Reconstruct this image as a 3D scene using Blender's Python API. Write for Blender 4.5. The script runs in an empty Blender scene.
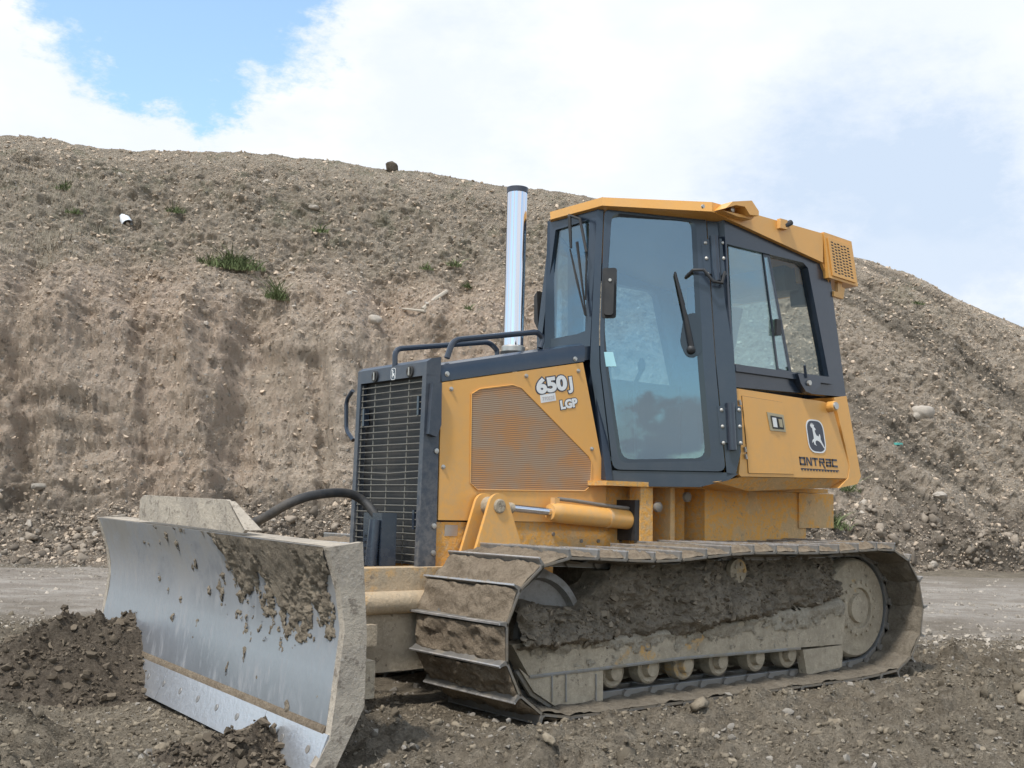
import bpy, bmesh, math, random
import numpy as np
from mathutils import Vector, Matrix
R = math.radians
random.seed(7); rng = np.random.default_rng(7)
S = bpy.context.scene
COL = S.collection

# ------------------------------------------------------------------ camera
YAW, PIT, ROL, FPX = R(38.3), R(6.15), R(-1.17), 1125.0
CAM = np.array([-3.7731, -4.4518, 1.1095])
_f = np.array([math.sin(YAW)*math.cos(PIT), math.cos(YAW)*math.cos(PIT), math.sin(PIT)])
_r = np.array([math.cos(YAW), -math.sin(YAW), 0.0]); _d = np.cross(_f, _r)
_r2 = _r*math.cos(ROL) + _d*math.sin(ROL); _d2 = _d*math.cos(ROL) - _r*math.sin(ROL)
cd = bpy.data.cameras.new('camera'); cam = bpy.data.objects.new('camera', cd); COL.objects.link(cam)
cd.sensor_width = 36; cd.lens = FPX/1024*36; cd.clip_start = 0.05; cd.clip_end = 2000
m = Matrix.Identity(4)
for i in range(3):
    m[i][0] = _r2[i]; m[i][1] = -_d2[i]; m[i][2] = -_f[i]; m[i][3] = CAM[i]
cam.matrix_world = m; S.camera = cam

# ------------------------------------------------------------------ light
SUN_EL, SUN_AZ = R(57), R(252)         # azimuth of the sun, measured from +Y towards +X
sl = bpy.data.lights.new('sun', 'SUN'); sl.energy = 3.4; sl.angle = R(5); sl.color = (1.0, .96, .9)
so = bpy.data.objects.new('sun', sl); COL.objects.link(so)
sd = Vector((math.sin(SUN_AZ)*math.cos(SUN_EL), math.cos(SUN_AZ)*math.cos(SUN_EL), math.sin(SUN_EL)))
so.rotation_euler = sd.to_track_quat('Z', 'Y').to_euler(); so.location = (0, 0, 30)
W = bpy.data.worlds.new('World'); S.world = W; W.use_nodes = True
nt = W.node_tree; N = nt.nodes; L = nt.links; N.clear()
def wn(t, **k):
    n = N.new(t)
    for a, b in k.items(): setattr(n, a, b)
    return n
def wmath(op, a, b=None, clamp=False):
    n = wn('ShaderNodeMath', operation=op, use_clamp=clamp)
    for i, v in enumerate((a, b)):
        if v is None: continue
        if isinstance(v, (int, float)): n.inputs[i].default_value = v
        else: L.new(v, n.inputs[i])
    return n.outputs[0]
def wmix(f, a, b):
    n = wn('ShaderNodeMix', data_type='RGBA')
    L.new(f, n.inputs[0])
    for i, v in ((6, a), (7, b)):
        if isinstance(v, tuple): n.inputs[i].default_value = (*v, 1)
        else: L.new(v, n.inputs[i])
    return n.outputs[2]
def wss(val, lo, hi, out=(0, 1)):
    n = wn('ShaderNodeMapRange', interpolation_type='SMOOTHSTEP')
    L.new(val, n.inputs[0]); n.inputs[1].default_value = lo; n.inputs[2].default_value = hi
    n.inputs[3].default_value, n.inputs[4].default_value = out
    return n.outputs[0]
sky = wn('ShaderNodeTexSky', sky_type='NISHITA', sun_disc=False, sun_elevation=SUN_EL, sun_rotation=SUN_AZ, air_density=1.0, dust_density=.6)
tc = wn('ShaderNodeTexCoord')
def direction(px, py):
    v = _r2*(px-512)/FPX + _d2*(py-384)/FPX + _f
    return v/np.linalg.norm(v)
def wlobe(d, lo, hi):                   # soft patch of sky round a compass direction
    n = wn('ShaderNodeVectorMath', operation='DISTANCE'); L.new(warp, n.inputs[0]); n.inputs[1].default_value = tuple(d)
    return wss(n.outputs[1], lo, hi, (1, 0))
def wnoise(scale, detail, rough, off=0, vec=None, st=(1, 1, 1.9)):
    mp = wn('ShaderNodeMapping'); mp.inputs['Scale'].default_value = st; mp.inputs['Location'].default_value = (off, off*.7, off*.3)
    L.new(tc.outputs['Generated'], mp.inputs[0])
    n = wn('ShaderNodeTexNoise'); n.inputs['Scale'].default_value = scale; n.inputs['Detail'].default_value = detail
    n.inputs['Roughness'].default_value = rough; L.new(mp.outputs[0], n.inputs['Vector']); return n
_w = wnoise(11, 8, .66, 3.1)
_s = wn('ShaderNodeVectorMath', operation='SUBTRACT'); L.new(_w.outputs['Color'], _s.inputs[0]); _s.inputs[1].default_value = (.5, .5, .5)
_m = wn('ShaderNodeVectorMath', operation='SCALE'); L.new(_s.outputs[0], _m.inputs[0]); _m.inputs['Scale'].default_value = .17
_a = wn('ShaderNodeVectorMath', operation='ADD'); L.new(tc.outputs['Generated'], _a.inputs[0]); L.new(_m.outputs[0], _a.inputs[1])
warp = _a.outputs[0]
hole = wmath('MAXIMUM', wlobe(direction(172, -70), .115, .150), wlobe(direction(172, 25), .062, .088))
hole = wmath('MAXIMUM', hole, wlobe(direction(172, 92), .018, .042))
base = wss(wnoise(2.6, 8, .6, 1.7).outputs['Fac'], .42, .54)       # cloud cover of the whole sky
front = wlobe(direction(560, 120), .55, .8)                       # the big bank of cloud beyond the hill
_n = np.array([-.681, -.732, 0])
def mirrored(px, py):
    v = direction(px, py); return v-2*np.dot(v, _n)*_n
base = wmath('MULTIPLY', base, wmath('SUBTRACT', 1.0, wlobe(mirrored(655, 395), .12, .19)))
base = wmath('MAXIMUM', base, wlobe(mirrored(686, 428), .030, .044))
base = wmath('MAXIMUM', base, wmath('MULTIPLY', wlobe(mirrored(640, 462), .03, .06), .6))
base = wmath('MAXIMUM', base, wmath('MULTIPLY', wlobe(mirrored(660, 235), .04, .12), .5))
cover = wmath('MAXIMUM', base, front)
inv = wmath('SUBTRACT', 1.0, hole); cover = wmath('MULTIPLY', cover, inv)
shade = wss(wnoise(3.4, 5, .55, 5.3).outputs['Fac'], .38, .66)
soft = wmath('MAXIMUM', wlobe(direction(930, 225), .04, .15), wmath('MULTIPLY', wlobe(direction(430, 115), .02, .17), .55))
soft = wmath('MAXIMUM', soft, wlobe(direction(840, 190), .0, .15))
shade = wmath('ADD', wmath('MULTIPLY', shade, .42), wmath('MULTIPLY', soft, .85), True)
cloud = wmix(shade, (10.7, 10.8, 11.0), (6.5, 7.7, 9.4))
skyc = wn('ShaderNodeVectorMath', operation='MULTIPLY'); L.new(sky.outputs[0], skyc.inputs[0]); skyc.inputs[1].default_value = (1.9, 2.1, 2.1)
skyv = wn('ShaderNodeVectorMath', operation='ADD'); L.new(skyc.outputs[0], skyv.inputs[0]); skyv.inputs[1].default_value = (1.5, 2.0, 2.2)
final = wmix(cover, skyv.outputs[0], cloud)
bg = wn('ShaderNodeBackground'); L.new(final, bg.inputs[0]); bg.inputs[1].default_value = .1
wo = wn('ShaderNodeOutputWorld'); L.new(bg.outputs[0], wo.inputs[0])
S.view_settings.view_transform = 'Standard'; S.view_settings.look = 'None'; S.view_settings.gamma = 1
S.view_settings.use_curve_mapping = False; S.view_settings.exposure = 0.05
S.cycles.max_bounces = 6; S.cycles.transparent_max_bounces = 10

# ------------------------------------------------------------------ helpers
F2 = np.array([math.sin(YAW), math.cos(YAW)]); R2 = np.array([math.cos(YAW), -math.sin(YAW)])
def ray(px, py): return _r2*(px-512)/FPX + _d2*(py-384)/FPX + _f
def on(px, py, x=None, y=None, z=None):      # where a sight line meets a machine plane
    r = ray(px, py)
    i, v = (0, x) if x is not None else (1, y) if y is not None else (2, z)
    return Vector(CAM + r*(v-CAM[i])/r[i])
def onp(px, py, p0, n):                       # ... meets a slanted plane
    r = ray(px, py); n = np.array(n); return Vector(CAM + r*(np.dot(np.array(p0)-CAM, n)/np.dot(r, n)))

def _hash(ix, iy, iz, seed):
    h = (ix.astype(np.int64)*374761393 + iy.astype(np.int64)*668265263 + iz.astype(np.int64)*2147483647 + seed*974634777) & 0xffffffff
    h = ((h ^ (h >> 13))*1274126177) & 0xffffffff
    h = ((h ^ (h >> 16))*2246822519) & 0xffffffff
    return ((h ^ (h >> 15)) & 0xffff)/65535.0
def vnoise(x, y, z=0.0, seed=0):
    x, y, z = np.broadcast_arrays(np.asarray(x, float), np.asarray(y, float), np.asarray(z, float))
    ix, iy, iz = np.floor(x), np.floor(y), np.floor(z); fx, fy, fz = x-ix, y-iy, z-iz
    u, v, w = fx*fx*(3-2*fx), fy*fy*(3-2*fy), fz*fz*(3-2*fz); o = 0
    for a in (0, 1):
        for b in (0, 1):
            for c in (0, 1):
                o = o + _hash(ix+a, iy+b, iz+c, seed)*(u if a else 1-u)*(v if b else 1-v)*(w if c else 1-w)
    return o
def fbm(x, y, z=0.0, o=5, g=.5, seed=0, ridged=False):
    t, a, s = 0, 1, 0
    for k in range(o):
        n = vnoise(x, y, z, seed+k*17)*2-1
        if ridged: n = 1-2*np.abs(n)
        t = t+n*a; s += a; a *= g
        x, y, z = x*2.03+y*.11, y*2.03-x*.07, z*2.03
    return t/s
def sstep(a, b, x):
    t = np.clip((x-a)/(b-a), 0, 1); return t*t*(3-2*t)

def tag(o, label=None, cat=None, group=None, kind=None):
    for k, v in (('label', label), ('category', cat), ('group', group), ('kind', kind)):
        if v: o[k] = v
    return o
ROOT = None; ROOTLOC = Vector((1.4, 1.3, 0))
def link(name, me, parent=None, mats=(), smooth=None):
    for mt in mats: me.materials.append(mt)
    o = bpy.data.objects.new(name, me); COL.objects.link(o)
    if smooth is not None:
        me.polygons.foreach_set('use_smooth', [True]*len(me.polygons))
        try: me.set_sharp_from_angle(angle=R(smooth))
        except Exception: pass
    if parent is not None:
        o.parent = parent
        if parent is ROOT: o.location = -ROOTLOC
    return o
class B:
    """collects shapes into one mesh"""
    def __init__(s): s.bm = bmesh.new(); s.mi = 0
    def _faces(s, fs, mi):
        for f in fs: f.material_index = s.mi if mi is None else mi
    def _take(s, tmp, bevel, seg, mi, mat=None):
        if bevel:
            es = [e for e in tmp.edges if len(e.link_faces) == 2 and e.calc_face_angle(0) > R(25)]
            if es: bmesh.ops.bevel(tmp, geom=es, offset=bevel, segments=seg, affect='EDGES', clamp_overlap=True)
        bmesh.ops.recalc_face_normals(tmp, faces=tmp.faces)
        if mat is not None: bmesh.ops.transform(tmp, matrix=mat, verts=tmp.verts)
        vm = {v: s.bm.verts.new(v.co) for v in tmp.verts}
        for f in tmp.faces:
            try: g = s.bm.faces.new([vm[v] for v in f.verts]); g.material_index = s.mi if mi is None else mi
            except ValueError: pass
        tmp.free()
    def box(s, a, b, bevel=0, seg=2, mi=None, mat=None):
        t = bmesh.new(); a, b = Vector(a), Vector(b)
        vs = [t.verts.new((x, y, z)) for x in (a.x, b.x) for y in (a.y, b.y) for z in (a.z, b.z)]
        for q in ((0, 1, 3, 2), (4, 6, 7, 5), (0, 4, 5, 1), (2, 3, 7, 6), (0, 2, 6, 4), (1, 5, 7, 3)): t.faces.new([vs[i] for i in q])
        s._take(t, bevel, seg, mi, mat); return s
    def prism(s, pts, vec, bevel=0, seg=2, mi=None, mat=None):
        t = bmesh.new(); vec = Vector(vec); pts = [Vector(p) for p in pts]
        a = [t.verts.new(p) for p in pts]; b = [t.verts.new(p+vec) for p in pts]; n = len(a)
        t.faces.new(a); t.faces.new(b[::-1])
        for i in range(n): t.faces.new((a[i], b[i], b[(i+1) % n], a[(i+1) % n]))
        s._take(t, bevel, seg, mi, mat); return s
    def frame(s, out, inn, vec, bevel=0, mi=None):      # ring between two loops, with thickness
        t = bmesh.new(); vec = Vector(vec); n = len(out)
        V = [[t.verts.new(Vector(p)+q) for p in lp] for lp in (out, inn) for q in (Vector(), vec)]
        oa, ob, ia, ib = V
        for i in range(n):
            j = (i+1) % n
            for q in ((oa[i], oa[j], ia[j], ia[i]), (ob[j], ob[i], ib[i], ib[j]), (oa[j], oa[i], ob[i], ob[j]), (ia[i], ia[j], ib[j], ib[i])): t.faces.new(q)
        s._take(t, bevel, 1, mi); return s
    def tube(s, path, r, n=12, mi=None, caps=True):
        path = [Vector(p) for p in path]; rs = r if isinstance(r, (list, tuple)) else [r]*len(path); rings = []; up = None
        for i, p in enumerate(path):
            d = (path[min(i+1, len(path)-1)]-path[max(i-1, 0)]).normalized()
            if up is None: up = d.orthogonal().normalized()
            up = (up-d*up.dot(d)).normalized(); sd_ = d.cross(up)
            rings.append([s.bm.verts.new(p+(up*math.cos(2*math.pi*k/n)+sd_*math.sin(2*math.pi*k/n))*rs[i]) for k in range(n)])
        fs = []
        for a, b in zip(rings, rings[1:]):
            for k in range(n): fs.append(s.bm.faces.new((a[k], a[(k+1) % n], b[(k+1) % n], b[k])))
        if caps: fs += [s.bm.faces.new(rings[0][::-1]), s.bm.faces.new(rings[-1])]
        s._faces(fs, mi); return s
    def lathe(s, c, axis, prof, n=32, mi=None):          # prof: (along axis, radius)
        c, axis = Vector(c), Vector(axis).normalized(); u = axis.orthogonal().normalized(); v = axis.cross(u); rings = []
        for h, r in prof:
            rings.append([s.bm.verts.new(c+axis*h+(u*math.cos(2*math.pi*k/n)+v*math.sin(2*math.pi*k/n))*max(r, 1e-4)) for k in range(n)])
        fs = []
        for a, b in zip(rings, rings[1:]):
            for k in range(n): fs.append(s.bm.faces.new((a[k], a[(k+1) % n], b[(k+1) % n], b[k])))
        fs += [s.bm.faces.new(rings[0][::-1]), s.bm.faces.new(rings[-1])]
        s._faces(fs, mi); return s
    def build(s, name, mats, parent=None, smooth=35):
        bmesh.ops.recalc_face_normals(s.bm, faces=s.bm.faces)
        me = bpy.data.meshes.new(name); s.bm.to_mesh(me); s.bm.free()
        return link(name, me, parent, mats if isinstance(mats, (list, tuple)) else [mats], smooth)
def arc(pts, r, n=6, closed=False):            # rounds the corners of a path or outline
    pts = [Vector(p) for p in pts]; out = []; N_ = len(pts)
    for i, p in enumerate(pts):
        if not closed and i in (0, N_-1): out.append(p); continue
        a, b = pts[i-1], pts[(i+1) % N_]; rr = min(r, (a-p).length*.45, (b-p).length*.45)
        p0, p1 = p+(a-p).normalized()*rr, p+(b-p).normalized()*rr
        for k in range(n+1):
            t = k/n; out.append(p0*(1-t)**2+p*2*t*(1-t)+p1*t*t)
    return out
def grid_mesh(name, X, Y, Z, keep=None):
    h, w = X.shape; idx = np.arange(h*w).reshape(h, w)
    q = np.stack([idx[:-1, :-1], idx[:-1, 1:], idx[1:, 1:], idx[1:, :-1]], -1).reshape(-1, 4)
    if keep is not None:
        k = keep; kk = (k[:-1, :-1] & k[:-1, 1:] & k[1:, 1:] & k[1:, :-1]).reshape(-1); q = q[kk]
    co = np.stack([X, Y, Z], -1).reshape(-1, 3)
    used = np.unique(q); remap = np.zeros(h*w, int); remap[used] = np.arange(len(used)); co = co[used]; q = remap[q]
    return np_mesh(name, co, q)
def np_mesh(name, co, faces):
    me = bpy.data.meshes.new(name); k = faces.shape[1]
    me.vertices.add(len(co)); me.vertices.foreach_set('co', co.astype(np.float32).ravel())
    me.loops.add(faces.size); me.loops.foreach_set('vertex_index', faces.astype(np.int32).ravel())
    me.polygons.add(len(faces)); me.polygons.foreach_set('loop_start', np.arange(0, faces.size, k, dtype=np.int32))
    me.update(calc_edges=True); me.validate(); return me

# ------------------------------------------------------------------ materials
class M:
    def __init__(s, name):
        s.m = bpy.data.materials.new(name); s.m.use_nodes = True; s.t = s.m.node_tree; s.p = s.t.nodes['Principled BSDF']
        s.tc = s.t.nodes.new('ShaderNodeTexCoord')
    def n(s, t, **k):
        x = s.t.nodes.new(t)
        for a, b in k.items(): setattr(x, a, b)
        return x
    def noise(s, scale, detail=4, rough=.55, st=(1, 1, 1), co='Object'):
        mp = s.n('ShaderNodeMapping'); mp.inputs['Scale'].default_value = st; s.t.links.new(s.tc.outputs[co], mp.inputs[0])
        x = s.n('ShaderNodeTexNoise'); x.inputs['Scale'].default_value = scale; x.inputs['Detail'].default_value = detail
        x.inputs['Roughness'].default_value = rough; s.t.links.new(mp.outputs[0], x.inputs['Vector']); return x.outputs['Fac']
    def voro(s, scale, feature='F1', out='Distance'):
        x = s.n('ShaderNodeTexVoronoi', feature=feature); x.inputs['Scale'].default_value = scale
        s.t.links.new(s.tc.outputs['Object'], x.inputs['Vector']); return x.outputs[out]
    def ss(s, v, lo, hi, a=0, b=1):
        x = s.n('ShaderNodeMapRange', interpolation_type='SMOOTHSTEP'); s.t.links.new(v, x.inputs[0])
        for i, q in enumerate((lo, hi, a, b)): x.inputs[i+1].default_value = q
        return x.outputs[0]
    def math(s, op, a, b, clamp=False):
        x = s.n('ShaderNodeMath', operation=op, use_clamp=clamp)
        for i, v in enumerate((a, b)):
            if isinstance(v, (int, float)): x.inputs[i].default_value = v
            else: s.t.links.new(v, x.inputs[i])
        return x.outputs[0]
    def mix(s, f, a, b):
        x = s.n('ShaderNodeMix', data_type='RGBA')
        for i, v in ((0, f), (6, a), (7, b)):
            if isinstance(v, tuple): x.inputs[i].default_value = (*v, 1)
            elif isinstance(v, (int, float)): x.inputs[i].default_value = v
            else: s.t.links.new(v, x.inputs[i])
        return x.outputs[2]
    def set(s, k, v):
        i = s.p.inputs[k]
        if isinstance(v, tuple): i.default_value = (*v, 1)
        elif isinstance(v, (int, float)): i.default_value = v
        else: s.t.links.new(v, i)
        return s
    def bump(s, h, dist, strength=1.0):
        x = s.n('ShaderNodeBump'); x.inputs['Distance'].default_value = dist; x.inputs['Strength'].default_value = strength
        s.t.links.new(h, x.inputs['Height'])
        if s.p.inputs['Normal'].is_linked: s.t.links.new(s.p.inputs['Normal'].links[0].from_socket, x.inputs['Normal'])
        s.t.links.new(x.outputs[0], s.p.inputs['Normal']); return s
    def z(s, lo, hi, a=0, b=1):
        g = s.n('ShaderNodeNewGeometry'); x = s.n('ShaderNodeSeparateXYZ'); s.t.links.new(g.outputs['Position'], x.inputs[0])
        return s.ss(x.outputs[2], lo, hi, a, b)
MUDC, DUSTC = (.105, .082, .06), (.30, .255, .20)
def soil(name, c1, c2, c3, scale=1.0, bump=.02, fleck=.25):
    m = M(name)
    a = m.noise(.55*scale, 5, .6); b = m.noise(4*scale, 6, .7); c = m.noise(28*scale, 4, .7)
    col = m.mix(m.ss(a, .38, .62), c1, c2); col = m.mix(m.ss(b, .35, .7, 0, .8), col, c3)
    col = m.mix(m.ss(c, .3, .75, 0, .45), col, tuple(min(1, q*1.5+.03) for q in c2))
    v = m.voro(16*scale, out='Distance'); vc = m.voro(16*scale, out='Color')
    sx = m.n('ShaderNodeSeparateColor'); m.t.links.new(vc, sx.inputs[0])
    st = m.math('MULTIPLY', m.ss(v, .22, .3, 1, 0), m.ss(sx.outputs[0], 1-fleck, 1-fleck+.05))
    col = m.mix(st, col, tuple(min(1, q*1.5+.07) for q in c2))
    m.set('Base Color', col).set('Roughness', .95).set('Specular IOR Level', .15)
    m.bump(m.noise(9*scale, 8, .75), bump*2.2).bump(m.noise(45*scale, 4, .7), bump*.5).bump(st, bump*.6)
    return m.m
def lump(name, c, spread=.55):
    m = M(name); g = m.n('ShaderNodeNewGeometry'); k = m.ss(g.outputs['Random Per Island'], 0, 1)
    n = m.noise(30, 4, .7)
    col = m.mix(k, tuple(q*(1-spread) for q in c), tuple(min(1, q*(1+spread)) for q in c)); col = m.mix(m.ss(n, .35, .7, 0, .5), col, tuple(q*.6 for q in c))
    m.set('Base Color', col).set('Roughness', .95).set('Specular IOR Level', .12).bump(n, .008); return m.m
m_ground = soil('churned_soil', (.190, .158, .116), (.285, .242, .183), (.090, .073, .053), 1.0, .05, .1)  # darkest tone paints the shade of crevices into the soil colour
m_clod = lump('crumbled_soil', (.205, .172, .128), .45); m_lump = lump('moist_lumps', (.15, .122, .091), .4); m_hlump = lump('slope_lumps', (.50, .405, .31), .3); m_rub2 = lump('toe_rubble', (.25, .21, .168), .45)
m_dark = soil('dark_wet_soil', (.125, .100, .074), (.19, .155, .118), (.075, .060, .045), 2.0, .03, .04)
def road_mat():
    m = M('packed_dirt_road'); a = m.n('ShaderNodeMapping'); a.inputs['Rotation'].default_value = (0, 0, YAW); m.t.links.new(m.tc.outputs['Object'], a.inputs[0])
    b = m.n('ShaderNodeMapping'); b.inputs['Scale'].default_value = (.38, .62, 1); m.t.links.new(a.outputs[0], b.inputs[0])
    x = m.n('ShaderNodeTexNoise'); x.inputs['Scale'].default_value = 1.6; x.inputs['Detail'].default_value = 8; x.inputs['Roughness'].default_value = .68; m.t.links.new(b.outputs[0], x.inputs['Vector'])
    n = m.noise(3, 7, .72); n2 = m.noise(24, 5, .75)
    col = m.mix(m.ss(x.outputs['Fac'], .36, .66), (.29, .25, .21), (.46, .415, .365)); col = m.mix(m.ss(n, .46, .66, 0, .7), col, (.26, .222, .18)); col = m.mix(m.ss(n2, .45, .75, 0, .5), col, (.40, .37, .33))
    g = m.n('ShaderNodeNewGeometry'); dp_ = m.n('ShaderNodeVectorMath', operation='DOT_PRODUCT'); m.t.links.new(g.outputs['Position'], dp_.inputs[0]); dp_.inputs[1].default_value = (F2[0], F2[1], 0)
    dd_ = m.math('ADD', m.math('SUBTRACT', dp_.outputs['Value'], float(CAM[0]*F2[0]+CAM[1]*F2[1])), m.math('MULTIPLY', m.math('SUBTRACT', m.noise(.7, 7, .7), .5), 9.0))
    col = m.mix(m.ss(dd_, 9.6, 12.2, 1, 0), col, m.mix(n2, (.15, .125, .095), (.27, .23, .18)))     # loose soil spilled over the near side
    col = m.mix(m.ss(dd_, 17.5, 19.5, 0, .8), col, (.25, .215, .172))
    m.set('Base Color', col).set('Roughness', .95).set('Specular IOR Level', .15); m.bump(n, .05).bump(n2, .03); return m.m
m_road = road_mat()
m_hill = None
def hill_mat():
    m = M('embankment_soil')
    a = m.noise(.16, 5, .6); b = m.noise(.55, 8, .7, (1, 1, 1.8)); c = m.noise(2.6, 8, .75); d = m.noise(11, 6, .75)
    e = m.noise(.9, 6, .65, (1.8, 1.8, .45)); f = m.noise(6, 5, .7)
    g = m.n('ShaderNodeNewGeometry'); sx = m.n('ShaderNodeSeparateXYZ'); m.t.links.new(g.outputs['Position'], sx.inputs[0])
    ww = m.n('ShaderNodeVectorMath', operation='DOT_PRODUCT'); m.t.links.new(g.outputs['Position'], ww.inputs[0]); ww.inputs[1].default_value = (R2[0], R2[1], 0)
    right = m.ss(ww.outputs['Value'], 1.0, 9.0)          # shade of the right-hand slope, facing off the sun, mixed into its colour
    col = m.mix(m.ss(a, .35, .65), (.60, .455, .34), (.64, .53, .42))
    col = m.mix(m.ss(e, .45, .65, 0, .7), col, (.68, .54, .43))
    col = m.mix(right, col, m.mix(m.ss(a, .4, .6), (.48, .405, .32), (.57, .48, .38)))
    col = m.mix(m.ss(b, .44, .66, 0, .6), col, (.48, .39, .30))
    col = m.mix(m.ss(c, .48, .62, 0, .4), col, (.40, .33, .26))
    col = m.mix(m.ss(f, .54, .64, 0, .7), col, (.20, .165, .13))
    col = m.mix(m.ss(d, .48, .68, 0, .6), col, (.64, .57, .485))
    cb = m.n('ShaderNodeCombineXYZ'); m.t.links.new(m.math('ADD', ww.outputs['Value'], m.math('MULTIPLY', sx.outputs[2], 1.15)), cb.inputs[0])
    m.t.links.new(m.math('MULTIPLY', m.math('SUBTRACT', ww.outputs['Value'], sx.outputs[2]), .12), cb.inputs[1])
    sn = m.n('ShaderNodeTexNoise'); sn.inputs['Scale'].default_value = .75; sn.inputs['Detail'].default_value = 6; sn.inputs['Roughness'].default_value = .62; m.t.links.new(cb.outputs[0], sn.inputs['Vector'])
    col = m.mix(m.math('MULTIPLY', right, m.ss(sn.outputs['Fac'], .44, .60, 0, 1.0)), col, (.25, .215, .172))
    up = m.math('MULTIPLY', m.ss(m.math('ADD', sx.outputs[2], m.math('MULTIPLY', m.noise(.35, 5, .6), 3.0)), 6.6, 8.4), m.math('SUBTRACT', 1.0, right))
    col = m.mix(m.math('MULTIPLY', up, .7), col, m.mix(m.ss(c, .4, .6), (.44, .39, .31), (.33, .29, .23)))   # older, greyer spoil above the fresh cut
    low = m.ss(m.math('ADD', sx.outputs[2], m.math('MULTIPLY', m.noise(1.2, 5, .65), 1.2)), 1.5, 2.1, 1, 0)
    col = m.mix(m.math('MULTIPLY', low, .85), col, m.mix(m.ss(c, .4, .6), (.23, .19, .15), (.33, .28, .225)))   # damp spoil tipped along the foot
    gz = m.math('MULTIPLY', m.ss(sx.outputs[2], 5.0, 7.0), m.ss(m.noise(1.1, 7, .78), .5, .62, 0, .5))
    col = m.mix(gz, col, (.20, .205, .135))            # thin grass and moss on the upper slope
    v = m.voro(7, out='Distance'); vc = m.voro(7, out='Color'); s3 = m.n('ShaderNodeSeparateColor'); m.t.links.new(vc, s3.inputs[0])
    st = m.math('MULTIPLY', m.ss(v, .16, .26, 1, 0), m.ss(s3.outputs[0], .80, .86))
    col = m.mix(st, col, (.48, .44, .39))
    m.set('Base Color', col).set('Roughness', .97).set('Specular IOR Level', .1)
    m.bump(m.noise(1.3, 10, .75), .26).bump(m.noise(7, 8, .8), .13).bump(st, .04)
    return m.m
m_hill = hill_mat()
def stone(name, c):
    m = M(name); m.set('Base Color', m.mix(m.noise(9, 5, .65), tuple(q*.6 for q in c), tuple(min(1, q*1.3) for q in c))).set('Roughness', .9)
    m.bump(m.noise(20, 5, .7), .01); return m.m
m_stone = stone('pale_stone', (.29, .26, .22))
m_boulder = stone('boulder_stone', (.42, .37, .31))
def paint(name, c, rough=.38, dirt=.35, zlo=.3, zhi=1.6, dirtc=(.33, .27, .2), coat=.15, metal=0):
    m = M(name)
    n1 = m.noise(3.2, 7, .68); n2 = m.noise(22, 5, .7); n3 = m.noise(7, 5, .6, (1, 1, .25))
    zf = m.z(zlo, zhi, 1, 0)
    d = m.math('ADD', m.math('MULTIPLY', m.ss(n1, .42, .72), dirt), m.math('MULTIPLY', m.ss(n2, .35, .65), m.math('MULTIPLY', zf, dirt*1.9)), True)
    d = m.math('ADD', d, m.math('MULTIPLY', m.ss(n3, .55, .8), dirt*.4), True)
    var = m.mix(m.noise(1.1, 3, .5), tuple(q*.93 for q in c), tuple(min(1, q*1.06) for q in c))
    m.set('Base Color', m.mix(d, var, dirtc)).set('Metallic', metal)
    m.set('Roughness', m.math('ADD', m.math('MULTIPLY', d, .5), rough, True)).set('Coat Weight', coat).set('Coat Roughness', .2)
    m.bump(m.noise(1.7, 2, .4), .004).bump(n2, .0006)
    return m.m
YEL = (.74, .375, .088)
m_yel = paint('orange_yellow_paint', YEL, .4, .24, .7, 1.9, (.50, .35, .19))
m_yeld = paint('dusty_orange_paint', YEL, .5, .5, .5, 1.7, (.50, .37, .23))
m_muddy = paint('mud_caked_orange_paint', (.46, .30, .15), .7, 1.5, .1, 1.4, (.31, .26, .195), 0)
m_blk = paint('dark_slate_paint', (.022, .033, .052), .25, .04, .6, 1.4, (.27, .25, .22), .3)
m_blkd = paint('dusty_slate_paint', (.036, .047, .066), .40, .18, .8, 1.9, (.27, .25, .225), .1)
m_rub = paint('black_rubber', (.018, .019, .021), .55, .08, 0, 1, coat=0)
m_hose = paint('dusty_hose_rubber', (.022, .023, .025), .6, .45, 0, 1.4, (.20, .17, .135), coat=0)
m_bolt = paint('zinc_bolt', (.5, .48, .44), .4, .25, 0, 1, metal=.8)
def steel(name, c, rough, dirt, dirtc=DUSTC, metal=.85, st=(1, 1, 1), lo=.45, hi=.62):
    m = M(name); n = m.noise(5, 7, .7, st); n2 = m.noise(30, 5, .7)
    d = m.math('MULTIPLY', m.math('ADD', m.ss(n, lo, hi, 0, .75), m.ss(n2, .45, .7, 0, .35), True), dirt, True)
    m.set('Base Color', m.mix(d, c, m.mix(m.noise(11, 4, .6), tuple(q*.7 for q in dirtc), dirtc)))
    m.set('Metallic', m.math('MULTIPLY', m.math('SUBTRACT', 1.0, d), metal)).set('Roughness', m.math('ADD', m.math('MULTIPLY', d, .6), rough, True))
    m.bump(n2, .003).bump(n, .004); return m.m
m_blade = steel('scoured_blade_steel', (.47, .50, .55), .38, .55, (.34, .32, .29), .72, (1, .35, 1.0), .5, .75)
def blade_mat():
    m = M('scoured_moldboard'); n = m.noise(4, 7, .7, (1, .5, .5)); n2 = m.noise(16, 6, .7, (1, 1, .35)); n3 = m.noise(40, 4, .7)
    zf = m.z(.42, .95)
    d = m.math('ADD', m.math('MULTIPLY', m.ss(n, .35, .65), m.math('ADD', m.math('MULTIPLY', zf, .75), .10)), m.math('MULTIPLY', m.ss(n2, .5, .72), .45), True)
    d = m.math('ADD', d, m.math('MULTIPLY', zf, .25), True)
    m.set('Base Color', m.mix(d, m.mix(n3, (.37, .39, .425), (.425, .445, .48)), m.mix(n2, (.21, .195, .175), (.33, .305, .275))))
    m.set('Metallic', m.math('MULTIPLY', m.math('SUBTRACT', 1.0, d), .75)).set('Roughness', m.math('ADD', m.math('MULTIPLY', d, .45), .36, True))
    m.bump(n2, .0012); return m.m
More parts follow.
